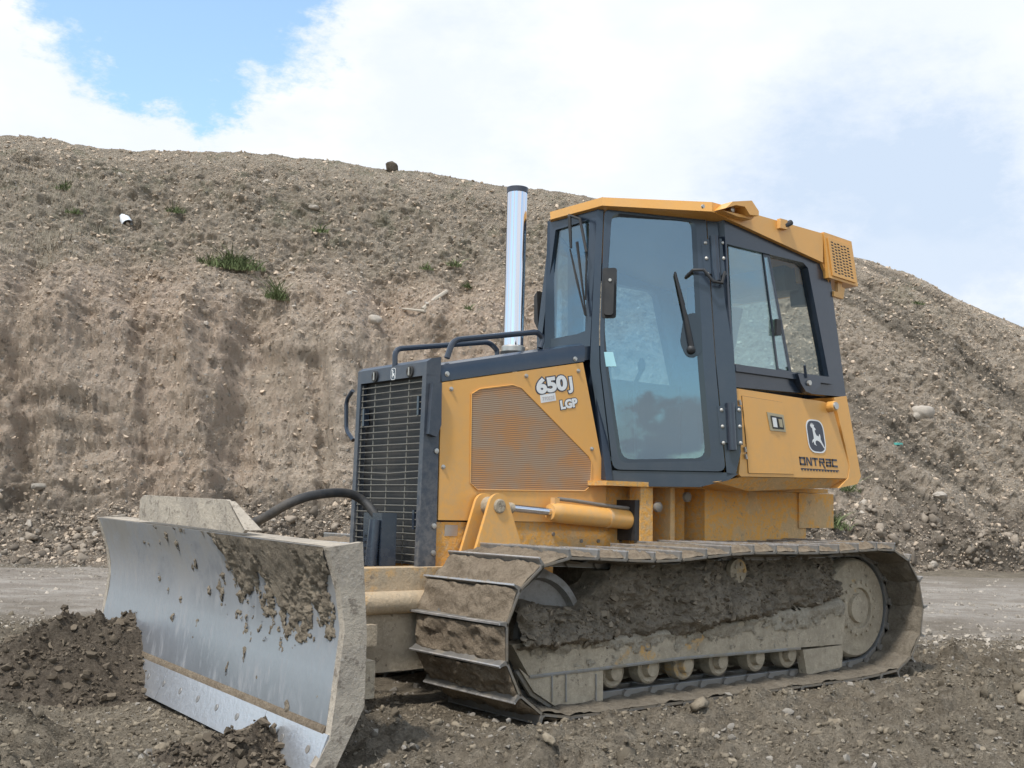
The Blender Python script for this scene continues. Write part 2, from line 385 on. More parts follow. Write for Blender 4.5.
m_mold = blade_mat()
m_edge = steel('bright_cutting_edge', (.56, .575, .60), .34, .30, (.36, .33, .29), .75, (1, .4, 1), .55, .8)
def plate_mat():
    m = M('dried_mud_on_steel'); a = m.noise(5, 6, .7); b = m.noise(17, 6, .75); c = m.noise(45, 4, .7)
    col = m.mix(m.ss(a, .35, .65), (.34, .295, .24), (.45, .39, .31)); col = m.mix(m.ss(b, .54, .62, 0, .75), col, (.17, .14, .11)); col = m.mix(m.ss(c, .55, .7, 0, .5), col, (.55, .5, .43))
    m.set('Base Color', col).set('Roughness', .85); m.bump(b, .012).bump(c, .004); return m.m
m_plate = plate_mat()
m_shoe = steel('worn_shoe_steel', (.22, .21, .195), .5, 1.1, (.235, .195, .145), .6)
m_shoee = steel('polished_grouser_edge', (.52, .51, .50), .4, 1.1, (.3, .25, .2), .8)
m_link = steel('muddy_link_steel', (.24, .22, .195), .55, .9, (.25, .215, .165), .4)
m_chain = steel('polished_rail_steel', (.38, .39, .40), .4, .75, (.26, .22, .17), .7); m_gedge = steel('dirty_guard_edge', (.30, .29, .27), .6, 1.3, (.30, .26, .20), .4)
m_idler = steel('worn_idler_steel', (.30, .29, .28), .5, .75, (.21, .18, .14), .6)
m_tan = steel('dust_coated_steel', (.40, .29, .16), .7, 1.0, (.33, .275, .205), .1, (1, 1, 1), .3, .55)
def grime(name, c, c1=(.44, .37, .275), c2=(.34, .285, .21), c3=(.16, .13, .097), expose=.6):
    m = M(name); a = m.noise(2.6, 7, .68); b = m.noise(8, 7, .75); d = m.noise(34, 5, .75)
    col = m.mix(m.ss(b, .36, .62), c1, c2); col = m.mix(m.ss(d, .5, .72, 0, .6), col, tuple(q*1.3 for q in c1))
    col = m.mix(m.math('MULTIPLY', m.ss(a, expose, expose+.06), m.ss(d, .35, .6)), col, c); col = m.mix(m.ss(m.noise(14, 6, .78), .58, .66, 0, .85), col, c3)
    m.set('Base Color', col).set('Roughness', .9).set('Specular IOR Level', .25); m.bump(b, .012).bump(d, .006); return m.m
m_tan = grime('dust_caked_steel', (.52, .33, .13), expose=.57)
m_arm = grime('dusty_arm_paint', (.62, .40, .19), (.50, .385, .255), (.43, .345, .24), (.24, .19, .14), .5)
m_chas = grime('dusty_chassis_paint', YEL, (.62, .405, .20), (.54, .37, .195), (.36, .27, .17), .42)
m_muddy = grime('mud_caked_orange_paint', (.55, .33, .12), expose=.60)
mm = M('chromed_steel'); mm.set('Base Color', (.66, .67, .72)).set('Metallic', 1.0).set('Roughness', mm.math('ADD', mm.math('MULTIPLY', mm.noise(8, 4, .6, (1, 1, .2)), .10), .07)); m_chrome = mm.m
def mudm(name, c, c2, s=6, spec=.2):
    m = M(name); n = m.noise(s, 7, .7); n2 = m.noise(s*6, 5, .75)
    m.set('Base Color', m.mix(m.ss(n2, .3, .7, 0, .5), m.mix(m.ss(n, .35, .65), c, c2), tuple(q*1.25+.02 for q in c2))).set('Roughness', .92).set('Specular IOR Level', spec)
    m.bump(n, .03).bump(n2, .012); return m.m
m_mud = mudm('caked_dark_mud', (.135, .110, .082), (.25, .208, .155), 9)
m_mudi = mudm('greyish_track_mud', (.12, .10, .075), (.20, .17, .13), 9)
m_grit = lump('road_grit', (.34, .30, .25), .4)
m_mudc = lump('mud_crumb', (.205, .168, .125), .45)
m_crust = mudm('dry_pale_crust', (.29, .245, .185), (.41, .355, .275), 9)
m_mudl = mudm('dry_brown_mud', (.15, .115, .08), (.245, .195, .14), 9)
def glass(name, tint, add=.10, rough=.015, dust=.05):
    m = M(name); t = m.t; t.nodes.remove(m.p)
    tr = m.n('ShaderNodeBsdfTransparent'); tr.inputs[0].default_value = (*tint, 1)
    gl = m.n('ShaderNodeBsdfGlossy'); gl.inputs['Roughness'].default_value = rough; gl.inputs[0].default_value = (.80, .93, 1, 1)
    lw_ = m.n('ShaderNodeLayerWeight'); fr = m.n('ShaderNodeMath', operation='MULTIPLY'); t.links.new(m.math('POWER', lw_.outputs['Facing'], 4.0), fr.inputs[0]); fr.inputs[1].default_value = .7
    df = m.n('ShaderNodeBsdfDiffuse'); df.inputs[0].default_value = (.42, .48, .46, 1)
    mx = m.n('ShaderNodeMixShader'); t.links.new(m.math('ADD', fr.outputs[0], add, True), mx.inputs[0]); t.links.new(tr.outputs[0], mx.inputs[1]); t.links.new(gl.outputs[0], mx.inputs[2])
    m2 = m.n('ShaderNodeMixShader'); t.links.new(m.ss(m.noise(3, 5, .6),   .3, .75, dust*.2, dust), m2.inputs[0]); t.links.new(mx.outputs[0], m2.inputs[1]); t.links.new(df.outputs[0], m2.inputs[2])
    t.links.new(m2.outputs[0], t.nodes['Material Output'].inputs[0]); return m.m
m_glass = glass('tinted_cab_glass', (.47, .62, .70), .15, dust=.015)
m_glass2 = glass('pale_side_glass', (.60, .78, .82), .18, dust=.05)
m_clear = glass('clear_glass', (.95, .97, .96), .02, dust=.0)
def plain(name, c, rough=.6, metal=0):
    m = M(name); m.set('Base Color', m.mix(m.noise(8, 4, .6), tuple(q*.85 for q in c), tuple(min(1, q*1.1) for q in c))).set('Roughness', rough).set('Metallic', metal); return m.m
m_band = plain('black_ceramic_band', (.022, .028, .036), .12)
m_white = plain('white_decal', (.78, .78, .76)); m_navy = plain('dark_decal', (.05, .055, .075), .4); m_blue = plain('pale_blue_sticker', (.35, .62, .68))
m_seat = plain('dark_seat_vinyl', (.045, .05, .065)); m_int = plain('grey_cab_trim', (.12, .125, .13)); m_screen = None
m_grn = lump('weed_leaf_green', (.135, .165, .075), .55); m_dry = lump('dry_grass_stem', (.34, .30, .235), .4); m_grn2 = plain('dry_weed_stem', (.20, .19, .10))
m_pvc = plain('white_plastic', (.75, .78, .82), .4); m_wood = plain('weathered_grey_wood', (.42, .37, .30), .8); m_teal = plain('teal_plastic', (.10, .42, .36), .5)
def screen_mat():
    m = M('perforated_screen')
    x = m.n('ShaderNodeSeparateXYZ'); m.t.links.new(m.tc.outputs['Object'], x.inputs[0])
    w1 = m.math('SINE', m.math('MULTIPLY', x.outputs[2], 2*math.pi/.012), 0); w2 = m.math('SINE', m.math('MULTIPLY', m.math('ADD', x.outputs[0], m.math('MULTIPLY', x.outputs[2], .5)), 2*math.pi/.012), 0)
    h = m.ss(m.math('MULTIPLY', w1, w2), -.25, .1)
    h = m.ss(w1, -.5, .3)
    col = m.mix(m.math('MULTIPLY', h, .85), (.24, .14, .075), m.mix(m.ss(m.noise(3.2, 5, .6, (1, 1, 1.4)), .38, .62), (.60, .285, .10), (.43, .33, .235)))
    m.set('Base Color', col).set('Roughness', .6); return m.m
m_screen = screen_mat()

# ------------------------------------------------------------------ the setting
def sd_xy(s, d): return CAM[0]+R2[0]*s+F2[0]*d, CAM[1]+R2[1]*s+F2[1]*d     # s metres to the right, d metres ahead
def ground_z(x, y, fine=True):
    dx, dy = x-CAM[0], y-CAM[1]; s = dx*R2[0]+dy*R2[1]; d = dx*F2[0]+dy*F2[1]
    road = sstep(8.7, 10.2, d+.35*fbm(s*.5, d*.2, 4.4, 3)+.10*s*(s > 0)*0)*(1-sstep(19.2, 20.2, d-.1*s))
    road = np.maximum(road*.93, sstep(21, 30, d))
    z = .05*fbm(x*.4, y*.4, 1, 3, seed=3)
    amp = 1-road
    z = z+amp*(.065*fbm(x*1.6, y*1.6, 2, 3, seed=9)+.14*np.maximum(0, fbm(x*3.7, y*3.7, .5, 4, .62, seed=21)))
    if fine: z = z+amp*(.055*fbm(x*10, y*10, .2, 4, .66, seed=31, ridged=True)+.15*np.maximum(0, fbm(x*7, y*7, .9, 4, .65, seed=37)))
    # churned ridges of spoil by the right-hand corner of the track and under the machine
    z = z+amp*.07*np.exp(-(((s-2.3)/.9)**2+((d-4.9)/.6)**2))
    z = z-.012*road
    track = sstep(-.9, -.3, x)*(1-sstep(3.3, 3.9, x))*sstep(-.25, .0, y)*(1-sstep(2.6, 2.85, y))   # pressed flat under the tracks
    z = z*(1-.85*track)-.005*track
    bl = sstep(-2.15, -1.75, x)*(1-sstep(-1.2, -1.0, x))*sstep(-.7, -.35, y)*(1-sstep(2.9, 3.1, y)); z = z*(1-.8*bl)-.03*bl    # scraped level in front of the blade
    rim_ = sstep(-.45, -.12, y)*(1-sstep(-.03, .05, y))*sstep(-.5, .1, x)*(1-sstep(2.8, 3.4, x))
    return z+.004+.016*rim_
def axis(dense, lo, hi, step, far):
    a = list(np.arange(lo, hi+1e-6, step)); x, k = hi, step
    while x < far: k *= 1.13; x += k; a.append(x)
    x, k = lo, step; b = []
    while x > -far: k *= 1.13; x -= k; b.append(x)
    return np.array(b[::-1]+a)
ss_ = axis(1, -5.2, 5.6, .03, 900); dd_ = axis(1, 2.6, 12.2, .032, 900)
SS, DD = np.meshgrid(ss_, dd_); GX, GY = sd_xy(SS, DD)
me = grid_mesh('ground', GX, GY, ground_z(GX, GY))
tag(link('ground', me, None, [m_ground], 180), kind='structure')
# packed haul road running between the work area and the embankment
ss2 = np.arange(-26, 30, .12); dd2 = np.arange(8.2, 24, .09); SS, DD = np.meshgrid(ss2, dd2); GX, GY = sd_xy(SS, DD)
edge = sstep(8.9, 11.0, DD+1.6*fbm(SS*.5, DD*.5, 7, 4))*(1-sstep(18.6, 19.6, DD-.14*SS+.4*fbm(SS*.8, DD, 3, 3)))
ruts = .022*fbm(SS*.30, DD*1.6, 2, 4)*edge+.015*np.maximum(0, fbm(SS*3, DD*3, 2, 4, .6))
Z = ground_z(GX, GY, False)+.022*edge-.035*(1-edge)+ruts+.006*fbm(SS*5, DD*9, 1, 4)
tag(link('haul_road', grid_mesh('haul_road', GX, GY, Z), None, [m_road], 180), kind='structure')

# the embankment: crest heights follow the skyline, which is about 28 m away
crest_px = [(-420, 160), (-200, 150), (0, 140), (30, 139), (60, 143), (100, 150), (180, 153), (240, 153), (330, 161), (390, 171), (430, 174), (500, 187), (560, 191), (640, 205), (740, 222), (800, 238), (850, 257), (872, 263), (920, 281), (960, 301), (1024, 328), (1120, 366), (1300, 420), (1600, 470)]
tt, ee = [], []
for px, py in crest_px:
    r = ray(px, py); s = r[0]*R2[0]+r[1]*R2[1]; d = r[0]*F2[0]+r[1]*F2[1]; tt.append(s/d); ee.append(r[2]/d)
def crest(t): return np.interp(t, tt, ee)
def crest_d(t): return np.interp(t, [-1.2, -.45, 0, .3, .45, 1.2], [26, 26, 28.5, 30, 31, 36])
def toe_d(t): return np.interp(t, [-1.2, -.45, 0, .45, 1.2], [18.0, 18.3, 19.6, 21.8, 24])
PL = ([0, .10, .24, .29, .37, .45, .62, .80, 1.0], [0, .055, .105, .20, .45, .55, .68, .86, 1.0])       # eroded face on the left
PR = ([0, .06, .20, .40, .60, .80, .92, 1.0], [0, .05, .19, .42, .64, .85, .95, 1.0])       # slope at the angle of repose on the right
def hill_point(t, v):
    d = toe_d(t)+(crest_d(t)-toe_d(t))*v
    hc = CAM[2]+crest(t)*crest_d(t)
    w = sstep(-.02, .28, t+.12*fbm(t*3, v*2, 0, 2))
    vv = np.minimum(v, 1)
    g = np.interp(vv, *PL)*(1-w)+np.interp(vv, *PR)*w
    z = hc*g-np.maximum(0, v-1)*hc*.55-np.maximum(0, v-1.03)*2.0
    z = np.where(v < 0, v*2.0, z)
    s = t*d; x, y = sd_xy(s, d)
    env = sstep(0, .07, v)*(1-(.65+.27*w)*sstep(.80, 1.0, v))
    face = np.exp(-((v-.36)/.15)**2)*(1-w); sh_ = sstep(.20, .27, v)*(1-sstep(.48, .66, v))*(1-w)
    tw = t+.012*fbm(z*.5, t*4, 1.7, 3)
    cleft = sum(a_*np.exp(-((tw-c_-k_*(v-.4))/w_)**2) for c_, w_, a_, k_ in ((-.435, .014, .65, .05), (-.335, .010, .35, -.1), (-.235, .016, .55, .12), (-.165, .009, .35, .0), (-.105, .020, .9, -.12), (-.055, .012, .5, .1)))
    strata = fbm(s*.22, z*2.1+.3*s, 8.8, 4, .6, seed=61); calm = 1-.62*face-.45*w*(1-face)
    med = fbm(s*1.3, z*1.5, d, 4, .55, seed=70); rg_ = fbm(s*2.6+2*med, z*2.0, d*1.5, 4, .6, seed=75, ridged=True)
    big = fbm(s*.22, z*.25, d*.1, 4, .5, seed=40); gully = fbm(s*.48+z*.10, z*.13, .3, 4, .55, seed=55, ridged=True)
    diag = fbm((s+z*1.2)*.55, (z-s)*.10, 1.3, 4, .55, seed=66, ridged=True)
    med = fbm(s*1.3, z*1.5, d, 4, .55, seed=70); sml = fbm(s*4.5, z*4.5, d*3, 4, .6, seed=80)
    out = env*(.85*big+.75*face*gully-.75*sh_*cleft+.22*sh_*strata+.20*face*fbm(s*1.5, z*.22, 3.3, 5, .55, seed=58, ridged=True)+.62*w*diag+calm*(.24*med+.12*rg_+.18*sml)+.09*fbm(s*13, z*13, d*9, 3, .6, seed=85))
    rub = (1-sstep(.18, .30, v))*sstep(0, .03, v)
    lump = np.maximum(0, fbm(s*1.9, d*1.9, 3, 4, .6, seed=91))
    dx, dz = -out*.9, out*.40+rub*(.40*lump)
    return x+F2[0]*dx, y+F2[1]*dx, z+dz, s, d+dx
tg = np.linspace(-.95, .95, 1350); vg = np.concatenate([np.linspace(-.10, 1.03, 400), np.linspace(1.05, 2.2, 24)])
TG, VG = np.meshgrid(tg, vg); HX, HY, HZ, HS, HD = hill_point(TG, VG)
tag(link('embankment_hill', grid_mesh('embankment_hill', HX, HY, HZ), None, [m_hill], 180), kind='structure')

# ---- loose material that nobody could count
def rock_variants(k, sub, jag=.25):
    out = []
    for i in range(k):
        b = bmesh.new(); bmesh.ops.create_icosphere(b, subdivisions=sub, radius=1)
        co = np.array([v.co for v in b.verts]); f = np.array([[v.index for v in q.verts] for q in b.faces]); b.free()
        n = fbm(co[:, 0]*1.9+i*9, co[:, 1]*1.9, co[:, 2]*1.9+i, 3, .65, seed=i)
        co = co*(1+jag*2*n[:, None]); co = co*np.array([1, rng.uniform(.65, 1), rng.uniform(.5, .8)])
        q = np.quantile(co[:, 2], .9); co[:, 2] = np.minimum(co[:, 2], q)
        out.append((co, f))
    return out
def scatter(name, pts, sizes, mat, sub=1, k=8, sink=.3, parent=None, jag=.25):
    var = rock_variants(k, sub, jag); cs, fs, o = [], [], 0
    which = rng.integers(0, k, len(pts))
    for j in range(k):
        co, f = var[j]; idx = np.where(which == j)[0]
        if not len(idx): continue
        n = len(idx); q = rng.normal(size=(n, 4)); q /= np.linalg.norm(q, axis=1)[:, None]; q[:, 1:3] *= .35; q /= np.linalg.norm(q, axis=1)[:, None]
        w, x, y, z = q.T
        Rm = np.stack([1-2*(y*y+z*z), 2*(x*y-z*w), 2*(x*z+y*w), 2*(x*y+z*w), 1-2*(x*x+z*z), 2*(y*z-x*w), 2*(x*z-y*w), 2*(y*z+x*w), 1-2*(x*x+y*y)], -1).reshape(n, 3, 3)
        p = np.einsum('nij,vj->nvi', Rm, co)*sizes[idx][:, None, None]+pts[idx][:, None, :]
        p[:, :, 2] += (sizes[idx]*(1-2*sink)*.5)[:, None]
        cs.append(p.reshape(-1, 3)); fs.append((f[None]+(np.arange(n)*len(co))[:, None, None]+o).reshape(-1, 3)); o += n*len(co)
    return link(name, np_mesh(name, np.concatenate(cs), np.concatenate(fs)), parent, [mat], 180 if sub > 1 else 40)
def on_ground(n, smin, smax, dmin, dmax, pw=1.0):
    u = rng.random(n); d = dmin+(dmax-dmin)*u**pw; s = (smin+(smax-smin)*rng.random(n))*(d/dmax); x, y = sd_xy(s, d)
    return x, y, s, d
def clods(name, n, dmax, size, sub, lab, cat):
    x, y, s, d = on_ground(n, -6.4, 6.4, 3.2, dmax, .8)
    keep = (fbm(x*1.1, y*1.1, 5, 3, seed=5) > rng.random(len(x))*.9-.50) & ~((x > -.15) & (x < 3.3) & (y > .04) & (y < 2.6))
    x, y = x[keep], y[keep]
    tag(scatter(name, np.stack([x, y, ground_z(x, y)], -1), size(len(x)), m_clod, sub, jag=.45, sink=.42), kind='stuff', label=lab, cat=cat)
clods('crumbs', 130000, 11.5, lambda n: np.minimum(.0035+.0035*rng.pareto(2.4, n), .014), 1, 'fine brown crumbs of soil strewn over the work area', 'soil crumbs')
x, y, s, d = on_ground(26000, -9.5, 9.5, 9.6, 19.5)
tag(scatter('road_grit', np.stack([x, y, ground_z(x, y, False)+.012], -1), np.minimum(.006+.006*rng.pareto(2.3, len(x)), .035), m_grit, 1, jag=.4, sink=.4), kind='stuff', label='loose grit and crumbs lying on the haul road', cat='road grit')
clods('soil_clods', 6500, 10.8, lambda n: np.minimum(.013+.006*rng.pareto(2.2, n), .048), 2, 'brown fist-sized clods of churned soil around the bulldozer', 'soil clods')
x, y, s, d = on_ground(7000, -6.6, 6.6, 3.0, 10.0)
sz = np.minimum(.004+.005*rng.pareto(2.4, len(x)), .03)
tag(scatter('gravel', np.stack([x, y, ground_z(x, y)], -1), sz, m_stone, 1), kind='stuff', label='pale pebbles and gravel scattered over the brown ground', cat='gravel')
n = 9000; t = rng.uniform(-.6, .6, n); v = np.where(rng.random(n) < .3, rng.uniform(-.005, .24, n), rng.uniform(.1, 1.0, n))
X_, Y_, Z_, _, _ = hill_point(t, v); sz = np.minimum(.009+.008*rng.pareto(2.3, n), .08)
tag(scatter('slope_stones', np.stack([X_, Y_, Z_], -1), sz, m_boulder, 1), kind='stuff', label='pale stones littering the embankment and its foot', cat='stones')
n = 4200; t = rng.uniform(-.6, .6, n); v = rng.uniform(.0, .22, n)*np.where(t > .1, .6, 1)
X_, Y_, Z_, _, _ = hill_point(t, v); sz = np.minimum(.022+.020*rng.pareto(2.2, n), .12)
tag(scatter('rubble', np.stack([X_, Y_, Z_], -1), sz, m_rub2, 2, jag=.45), kind='stuff', label='brown lumps of rubble along the foot of the embankment', cat='rubble')

n = 75000; t = rng.uniform(-.55, .55, n); v = rng.uniform(.0, 1.0, n)
X_, Y_, Z_, _, _ = hill_point(t, v); sz = np.minimum(.009+.008*rng.pareto(2.2, n), .055)
tag(scatter('crumbled_earth', np.stack([X_, Y_, Z_], -1), sz, m_hlump, 1, jag=.4), kind='stuff', label='crumbled earth covering the face of the embankment', cat='earth')
def hill_hit(px, py):                     # point of the embankment seen at a place in the photograph
    r = ray(px, py); s = r[0]*R2[0]+r[1]*R2[1]; d = r[0]*F2[0]+r[1]*F2[1]; t, e = s/d, r[2]/d
    v = np.linspace(0, 1.02, 500); x, y, z, _, dd = hill_point(np.full(500, t), v)
    el = (z-CAM[2])/dd; k = np.argmax(el >= e) if (el >= e).any() else 499
    return Vector((x[k], y[k], z[k]))
def rock(name, loc, size, mat, label, cat, squash=(1, .8, .7), seed=0, sub=3, group=None, sink=0):
    b = bmesh.new(); bmesh.ops.create_icosphere(b, subdivisions=sub, radius=1)
    for vtx in b.verts:
        c = vtx.co; k = 1+.5*float(fbm(c.x*1.1+seed*5, c.y*1.1, c.z*1.1, 4, .55, seed=seed)); vtx.co = Vector((c.x*squash[0], c.y*squash[1], c.z*squash[2]))*k*size
    me = bpy.data.meshes.new(name); b.to_mesh(me); b.free(); o = link(name, me, None, [mat], 40); o.location = loc; return tag(o, label, cat, group)
rock('boulder', hill_hit(910, 413), .24, m_boulder, 'largest pale boulder half-way up the right-hand slope', 'boulder', (1.15, .8, .75), 3)
rock('boulder', hill_hit(931, 577-12), .09, m_boulder, 'small pale rock at the foot of the right-hand slope beside the road', 'boulder', (1, .8, .8), 6)
rock('boulder', hill_hit(392, 172)+Vector((0, 0, .12)), .20, m_dark, 'dark pointed rock standing on the crest against the sky', 'boulder', (1.15, .6, .9), 8, 1)
rock('boulder', hill_hit(33, 487), .14, m_stone, 'pale rock at the left foot of the embankment near the photo edge', 'boulder', (1.3, .8, .55), 11)
rock('boulder', hill_hit(375, 320), .15, m_boulder, 'pale rock on the slope just left of the broken pole', 'boulder', (1.1, .8, .75), 12)
rock('boulder', hill_hit(315, 209), .10, m_boulder, 'whitish rock high on the slope right of the plastic pipe', 'boulder', (1.2, .8, .6), 13)
rock('boulder', hill_hit(930, 495), .13, m_boulder, 'flat pale rock low on the right-hand slope', 'boulder', (1.3, .8, .55), 14)
# broken pole and thin stick on the slope
a, b_ = hill_hit(424, 312)+Vector((0, 0, .03)), hill_hit(447, 299)+Vector((0, 0, .16))
tag(B().tube([a, a.lerp(b_, .5)+Vector((0, 0, .02)), b_], [.055, .05, .045], 8).build('wooden_pole', m_wood), 'broken pale pole sticking out of the slope left of the exhaust', 'pole')
a, b_ = hill_hit(401, 312)+Vector((0, 0, .06)), hill_hit(427, 314)+Vector((0, 0, .05))
tag(B().tube([a, b_], [.02, .03], 6).build('dead_branch', m_wood), 'thin dead branch lying against the broken pole', 'branch')
# white pipe offcut
pp = hill_hit(127, 224)+Vector((0, 0, .05)); ax = Vector((R2[0]*.55-F2[0]*.5, R2[1]*.55-F2[1]*.5, -.75)).normalized()
pb = B(); pb.tube([pp-ax*.16, pp-ax*.05, pp+ax*.11], [.10, .115, .115], 20, caps=False); pb.tube([pp+ax*.11, pp-ax*.16], [.10, .088], 20, caps=False)
tag(pb.build('plastic_pipe', m_pvc), 'white plastic pipe offcut lying high on the left slope', 'pipe')
pp = hill_hit(889, 445); tag(B().box(pp-Vector((.09, .05, .0)), pp+Vector((.09, .05, .05)), .02).build('plastic_scrap', m_teal), 'small teal plastic scrap on the slope right of the machine', 'litter')
# weeds
def tuft(loc, wid, hgt, n, label, seed, mat=None):
    rg = np.random.default_rng(seed); cs, fs = [], []
    for i in range(n):
        a, rr = rg.uniform(0, 6.283), wid*rg.random()**.8*(1+.15*rg.random()); bx = R2*rr*math.cos(a)-F2*0; base = Vector((bx[0]+F2[0]*rr*.5*math.sin(a), bx[1]+F2[1]*rr*.5*math.sin(a), -.05-.35*rr*math.cos(a)*.3+.35*rr*.5*math.sin(a)))
        h = hgt*rg.uniform(.25, 1.15)*(1-.55*rr/wid)*(.5+rg.random()); ln = Vector((rg.normal(), rg.normal(), 0))*.6*h
        w = Vector((rg.normal(), rg.normal(), .3)).normalized()*rg.uniform(.005, .013)
        k = len(cs); m1 = base+ln*.4+Vector((0, 0, h*.6)); tp = base+ln*1.1+Vector((0, 0, h))
        cs += [base-w*.6, base+w*.6, m1+w, m1-w, tp-w*.2, tp+w*.2]; fs += [(k, k+1, k+2, k+3), (k+3, k+2, k+5, k+4)]
    me = np_mesh('weed_tuft', np.array(cs), np.array(fs)); o = link('weed_tuft', me, None, [mat or m_grn]); o.location = loc
    return tag(o, label, 'weed', 'weed tufts growing on the embankment')
for i, (px, py, w, h, n_, lb) in enumerate([
    (232, 263, .70, .34, 1100, 'largest green weed patch, wide and low on the left slope'),
    (279, 296, .26, .42, 300, 'narrow green weed hanging just below and right of the largest patch'),
    (178, 209, .20, .20, 160, 'small green tuft high on the slope between the pipe and the largest patch'),
    (73, 187, .22, .18, 140, 'small green tuft highest on the left slope'),
    (82, 210, .2, .12, 170, 'thin faded weeds just left of the white pipe'),
    (322, 229, .22, .16, 170, 'green tuft on the slope above and right of the largest patch'),
    (427, 266, .17, .16, 110, 'left one of two green tufts between the pole and the crest'),
    (454, 263, .17, .22, 110, 'right one of two green tufts between the pole and the crest'),
    (468, 284, .14, .12, 120, 'faint green tuft just left of the exhaust stack'),
    (472, 306, .13, .12, 120, 'low green tuft behind the hood handrail left of the exhaust'),
    (826, 521, .34, .30, 260, 'bright green weed behind the rear of the track'),
    (843, 486, .22, .22, 120, 'green weed right behind the lower rear corner of the machine'),
    (908, 300, .16, .12, 150, 'dull weeds near the top of the right-hand slope')]):
    tuft(hill_hit(px, py+3)-Vector((F2[0], F2[1], 0))*.12, w, h, int(n_*.8), lb, 100+i)

# dry brush on the upper left slope
cs, fs = [], []
for i in range(2600):
    if i % 26 == 0: cc = hill_hit(rng.uniform(-40, 105), rng.uniform(168, 268))-Vector((F2[0], F2[1], 0))*.03
    base = cc+Vector((R2[0], R2[1], 0))*rng.normal()*.16+Vector((0, 0, -.05+rng.normal()*.04)); h = rng.uniform(.08, .30); ln = Vector((rng.normal(), rng.normal(), 0))*.3*h; w = Vector((R2[0], R2[1], 0))*.004
    k = len(cs); cs += [base-w, base+w, base+ln+Vector((0, 0, h))]; fs.append((k, k+1, k+2))
tag(link('dry_grass', np_mesh('dry_grass', np.array([tuple(c) for c in cs]), np.array(fs)), None, [m_dry]), 'dry pale grass and brush on the upper left slope', 'dry grass', kind='stuff')

# ------------------------------------------------------------------ the bulldozer
ROOT = bpy.data.objects.new('bulldozer', None); COL.objects.link(ROOT); ROOT.location = ROOTLOC
tag(ROOT, 'orange crawler bulldozer with dark cab and muddy tracks, blade resting in the soil', 'bulldozer')
YC = 1.3
def mir(p): p = Vector(p); return Vector((p.x, 2*YC-p.y, p.z))
YK = 1.19
def mik(p): p = Vector(p); return Vector((p.x, 1.50+(.975-p.y)*.70, p.z))
YH = .92; XG = -.186

# hood ----------------------------------------------------------------
hp = {k: on(*v, y=YH) for k, v in dict(tf=(441, 362), tr=(584, 343), of=(441, 382), orr=(583, 362), lo=(438, 523), bl=(438, 568)).items()}
ln_ = hp['tf'].x
# engine side panel (orange), its rear edge raked like the door post
side = [on(441.5, 382.5, y=YH), on(583, 362.5, y=YH), on(606, 483, y=YH), on(606, 523, y=YH), on(438, 520, y=YH)]
scr = [on(*p, y=YH) for p in ((471, 394), (479, 389), (512, 385), (521, 388), (588, 456), (591, 462), (590, 486), (584, 491), (477, 490), (470, 483))]
hb = B(); hb.prism(side, (0, .03, 0), .008); hood = hb.build('engine_side_panel', m_yel, ROOT)
hb = B(); hb.prism([p+Vector((0, -.004, 0)) for p in scr], (0, .01, 0)); hb.build('screen', m_screen, hood)
rim = B(); rim.tube([p+Vector((0, -.005, 0)) for p in scr+scr[:1]], .0035, 6, caps=False); rim.build('screen_rim', m_yeld, hood)
for px, py in ((451, 389), (526, 376), (578, 371), (591.5, 449), (443, 467)):
    p = on(px, py, y=YH); B().lathe(p, (0, -1, 0), [(0, .014), (.004, .014), (.005, .009), (.013, .009), (.014, .006)], 12).build('bolt', m_bolt, hood)
hb = B(); hb.prism([mir(p) for p in side], (0, -.03, 0), .008); hood2 = hb.build('engine_side_panel', m_yel, ROOT)
B().prism([mir(p)+Vector((0, .004, 0)) for p in scr], (0, -.01, 0)).build('screen', m_screen, hood2)
# lower frame sides and engine core
core = B()
z0 = side[3].z-.003; core.prism([(ln_, YH+.012, z0), (1.45, YH+.012, z0+.01), (1.45, YH+.012, .55), (ln_, YH+.012, .55)], (0, 2*(YC-YH)-.024, 0), .01)
lf = core.build('main_frame', m_chas, ROOT)
B().prism([on(445, 525, y=YH+.010), on(458, 525, y=YH+.010), on(457, 536, y=YH+.010), on(444.5, 536, y=YH+.010)], (0, .004, 0)).build('data_plate', m_bolt, lf)
for px, py in ((553, 534), (581, 541), (598, 541), (620, 541)):
    B().lathe(on(px, py, y=YH+.012), (0, -1, 0), [(0, .012), (.008, .012)], 8).build('bolt', m_link, lf)
B().box((ln_+.02, YH+.04, z0), (1.1, 2*YC-YH-.04, hp['of'].z-.02)).build('engine', m_rub, ROOT)
# dark hood top: side band and crown
hb = B(); ch = .035
a0, a1, b0, b1 = on(441.5, 381.5, y=YH), on(583, 361.5, y=YH), on(441, 362.5, y=YH), on(584, 342.5, y=YH)
sec = lambda lo, hi: [lo, hi-Vector((0, 0, ch*1.4)), hi+Vector((0, ch*.4, -ch*.45)), hi+Vector((0, ch*1.6, 0)), mir(hi+Vector((0, ch*1.6, 0))), mir(hi+Vector((0, ch*.4, -ch*.45))), mir(hi-Vector((0, 0, ch*1.4))), mir(lo)]
sa, sb = sec(a0, b0), sec(a1+Vector((.012, 0, .002)), b1+Vector((.012, 0, .002)))
vs = [[hb.bm.verts.new(p) for p in q] for q in (sa, sb)]
for i in range(8): hb.bm.faces.new((vs[0][i], vs[0][(i+1) % 8], vs[1][(i+1) % 8], vs[1][i]))
hb.bm.faces.new(vs[0][::-1]); hb.bm.faces.new(vs[1])
htop = hb.build('hood', m_blk, ROOT, 30)
B().prism([a1+Vector((0, .1, .01)), a1+Vector((.27, .1, .055)), b1+Vector((.27, .1, .02)), b1+Vector((0, .1, -.02))], (0, 2*(YC-YH)-.2, 0), .01).build('cowl', m_blk, htop)
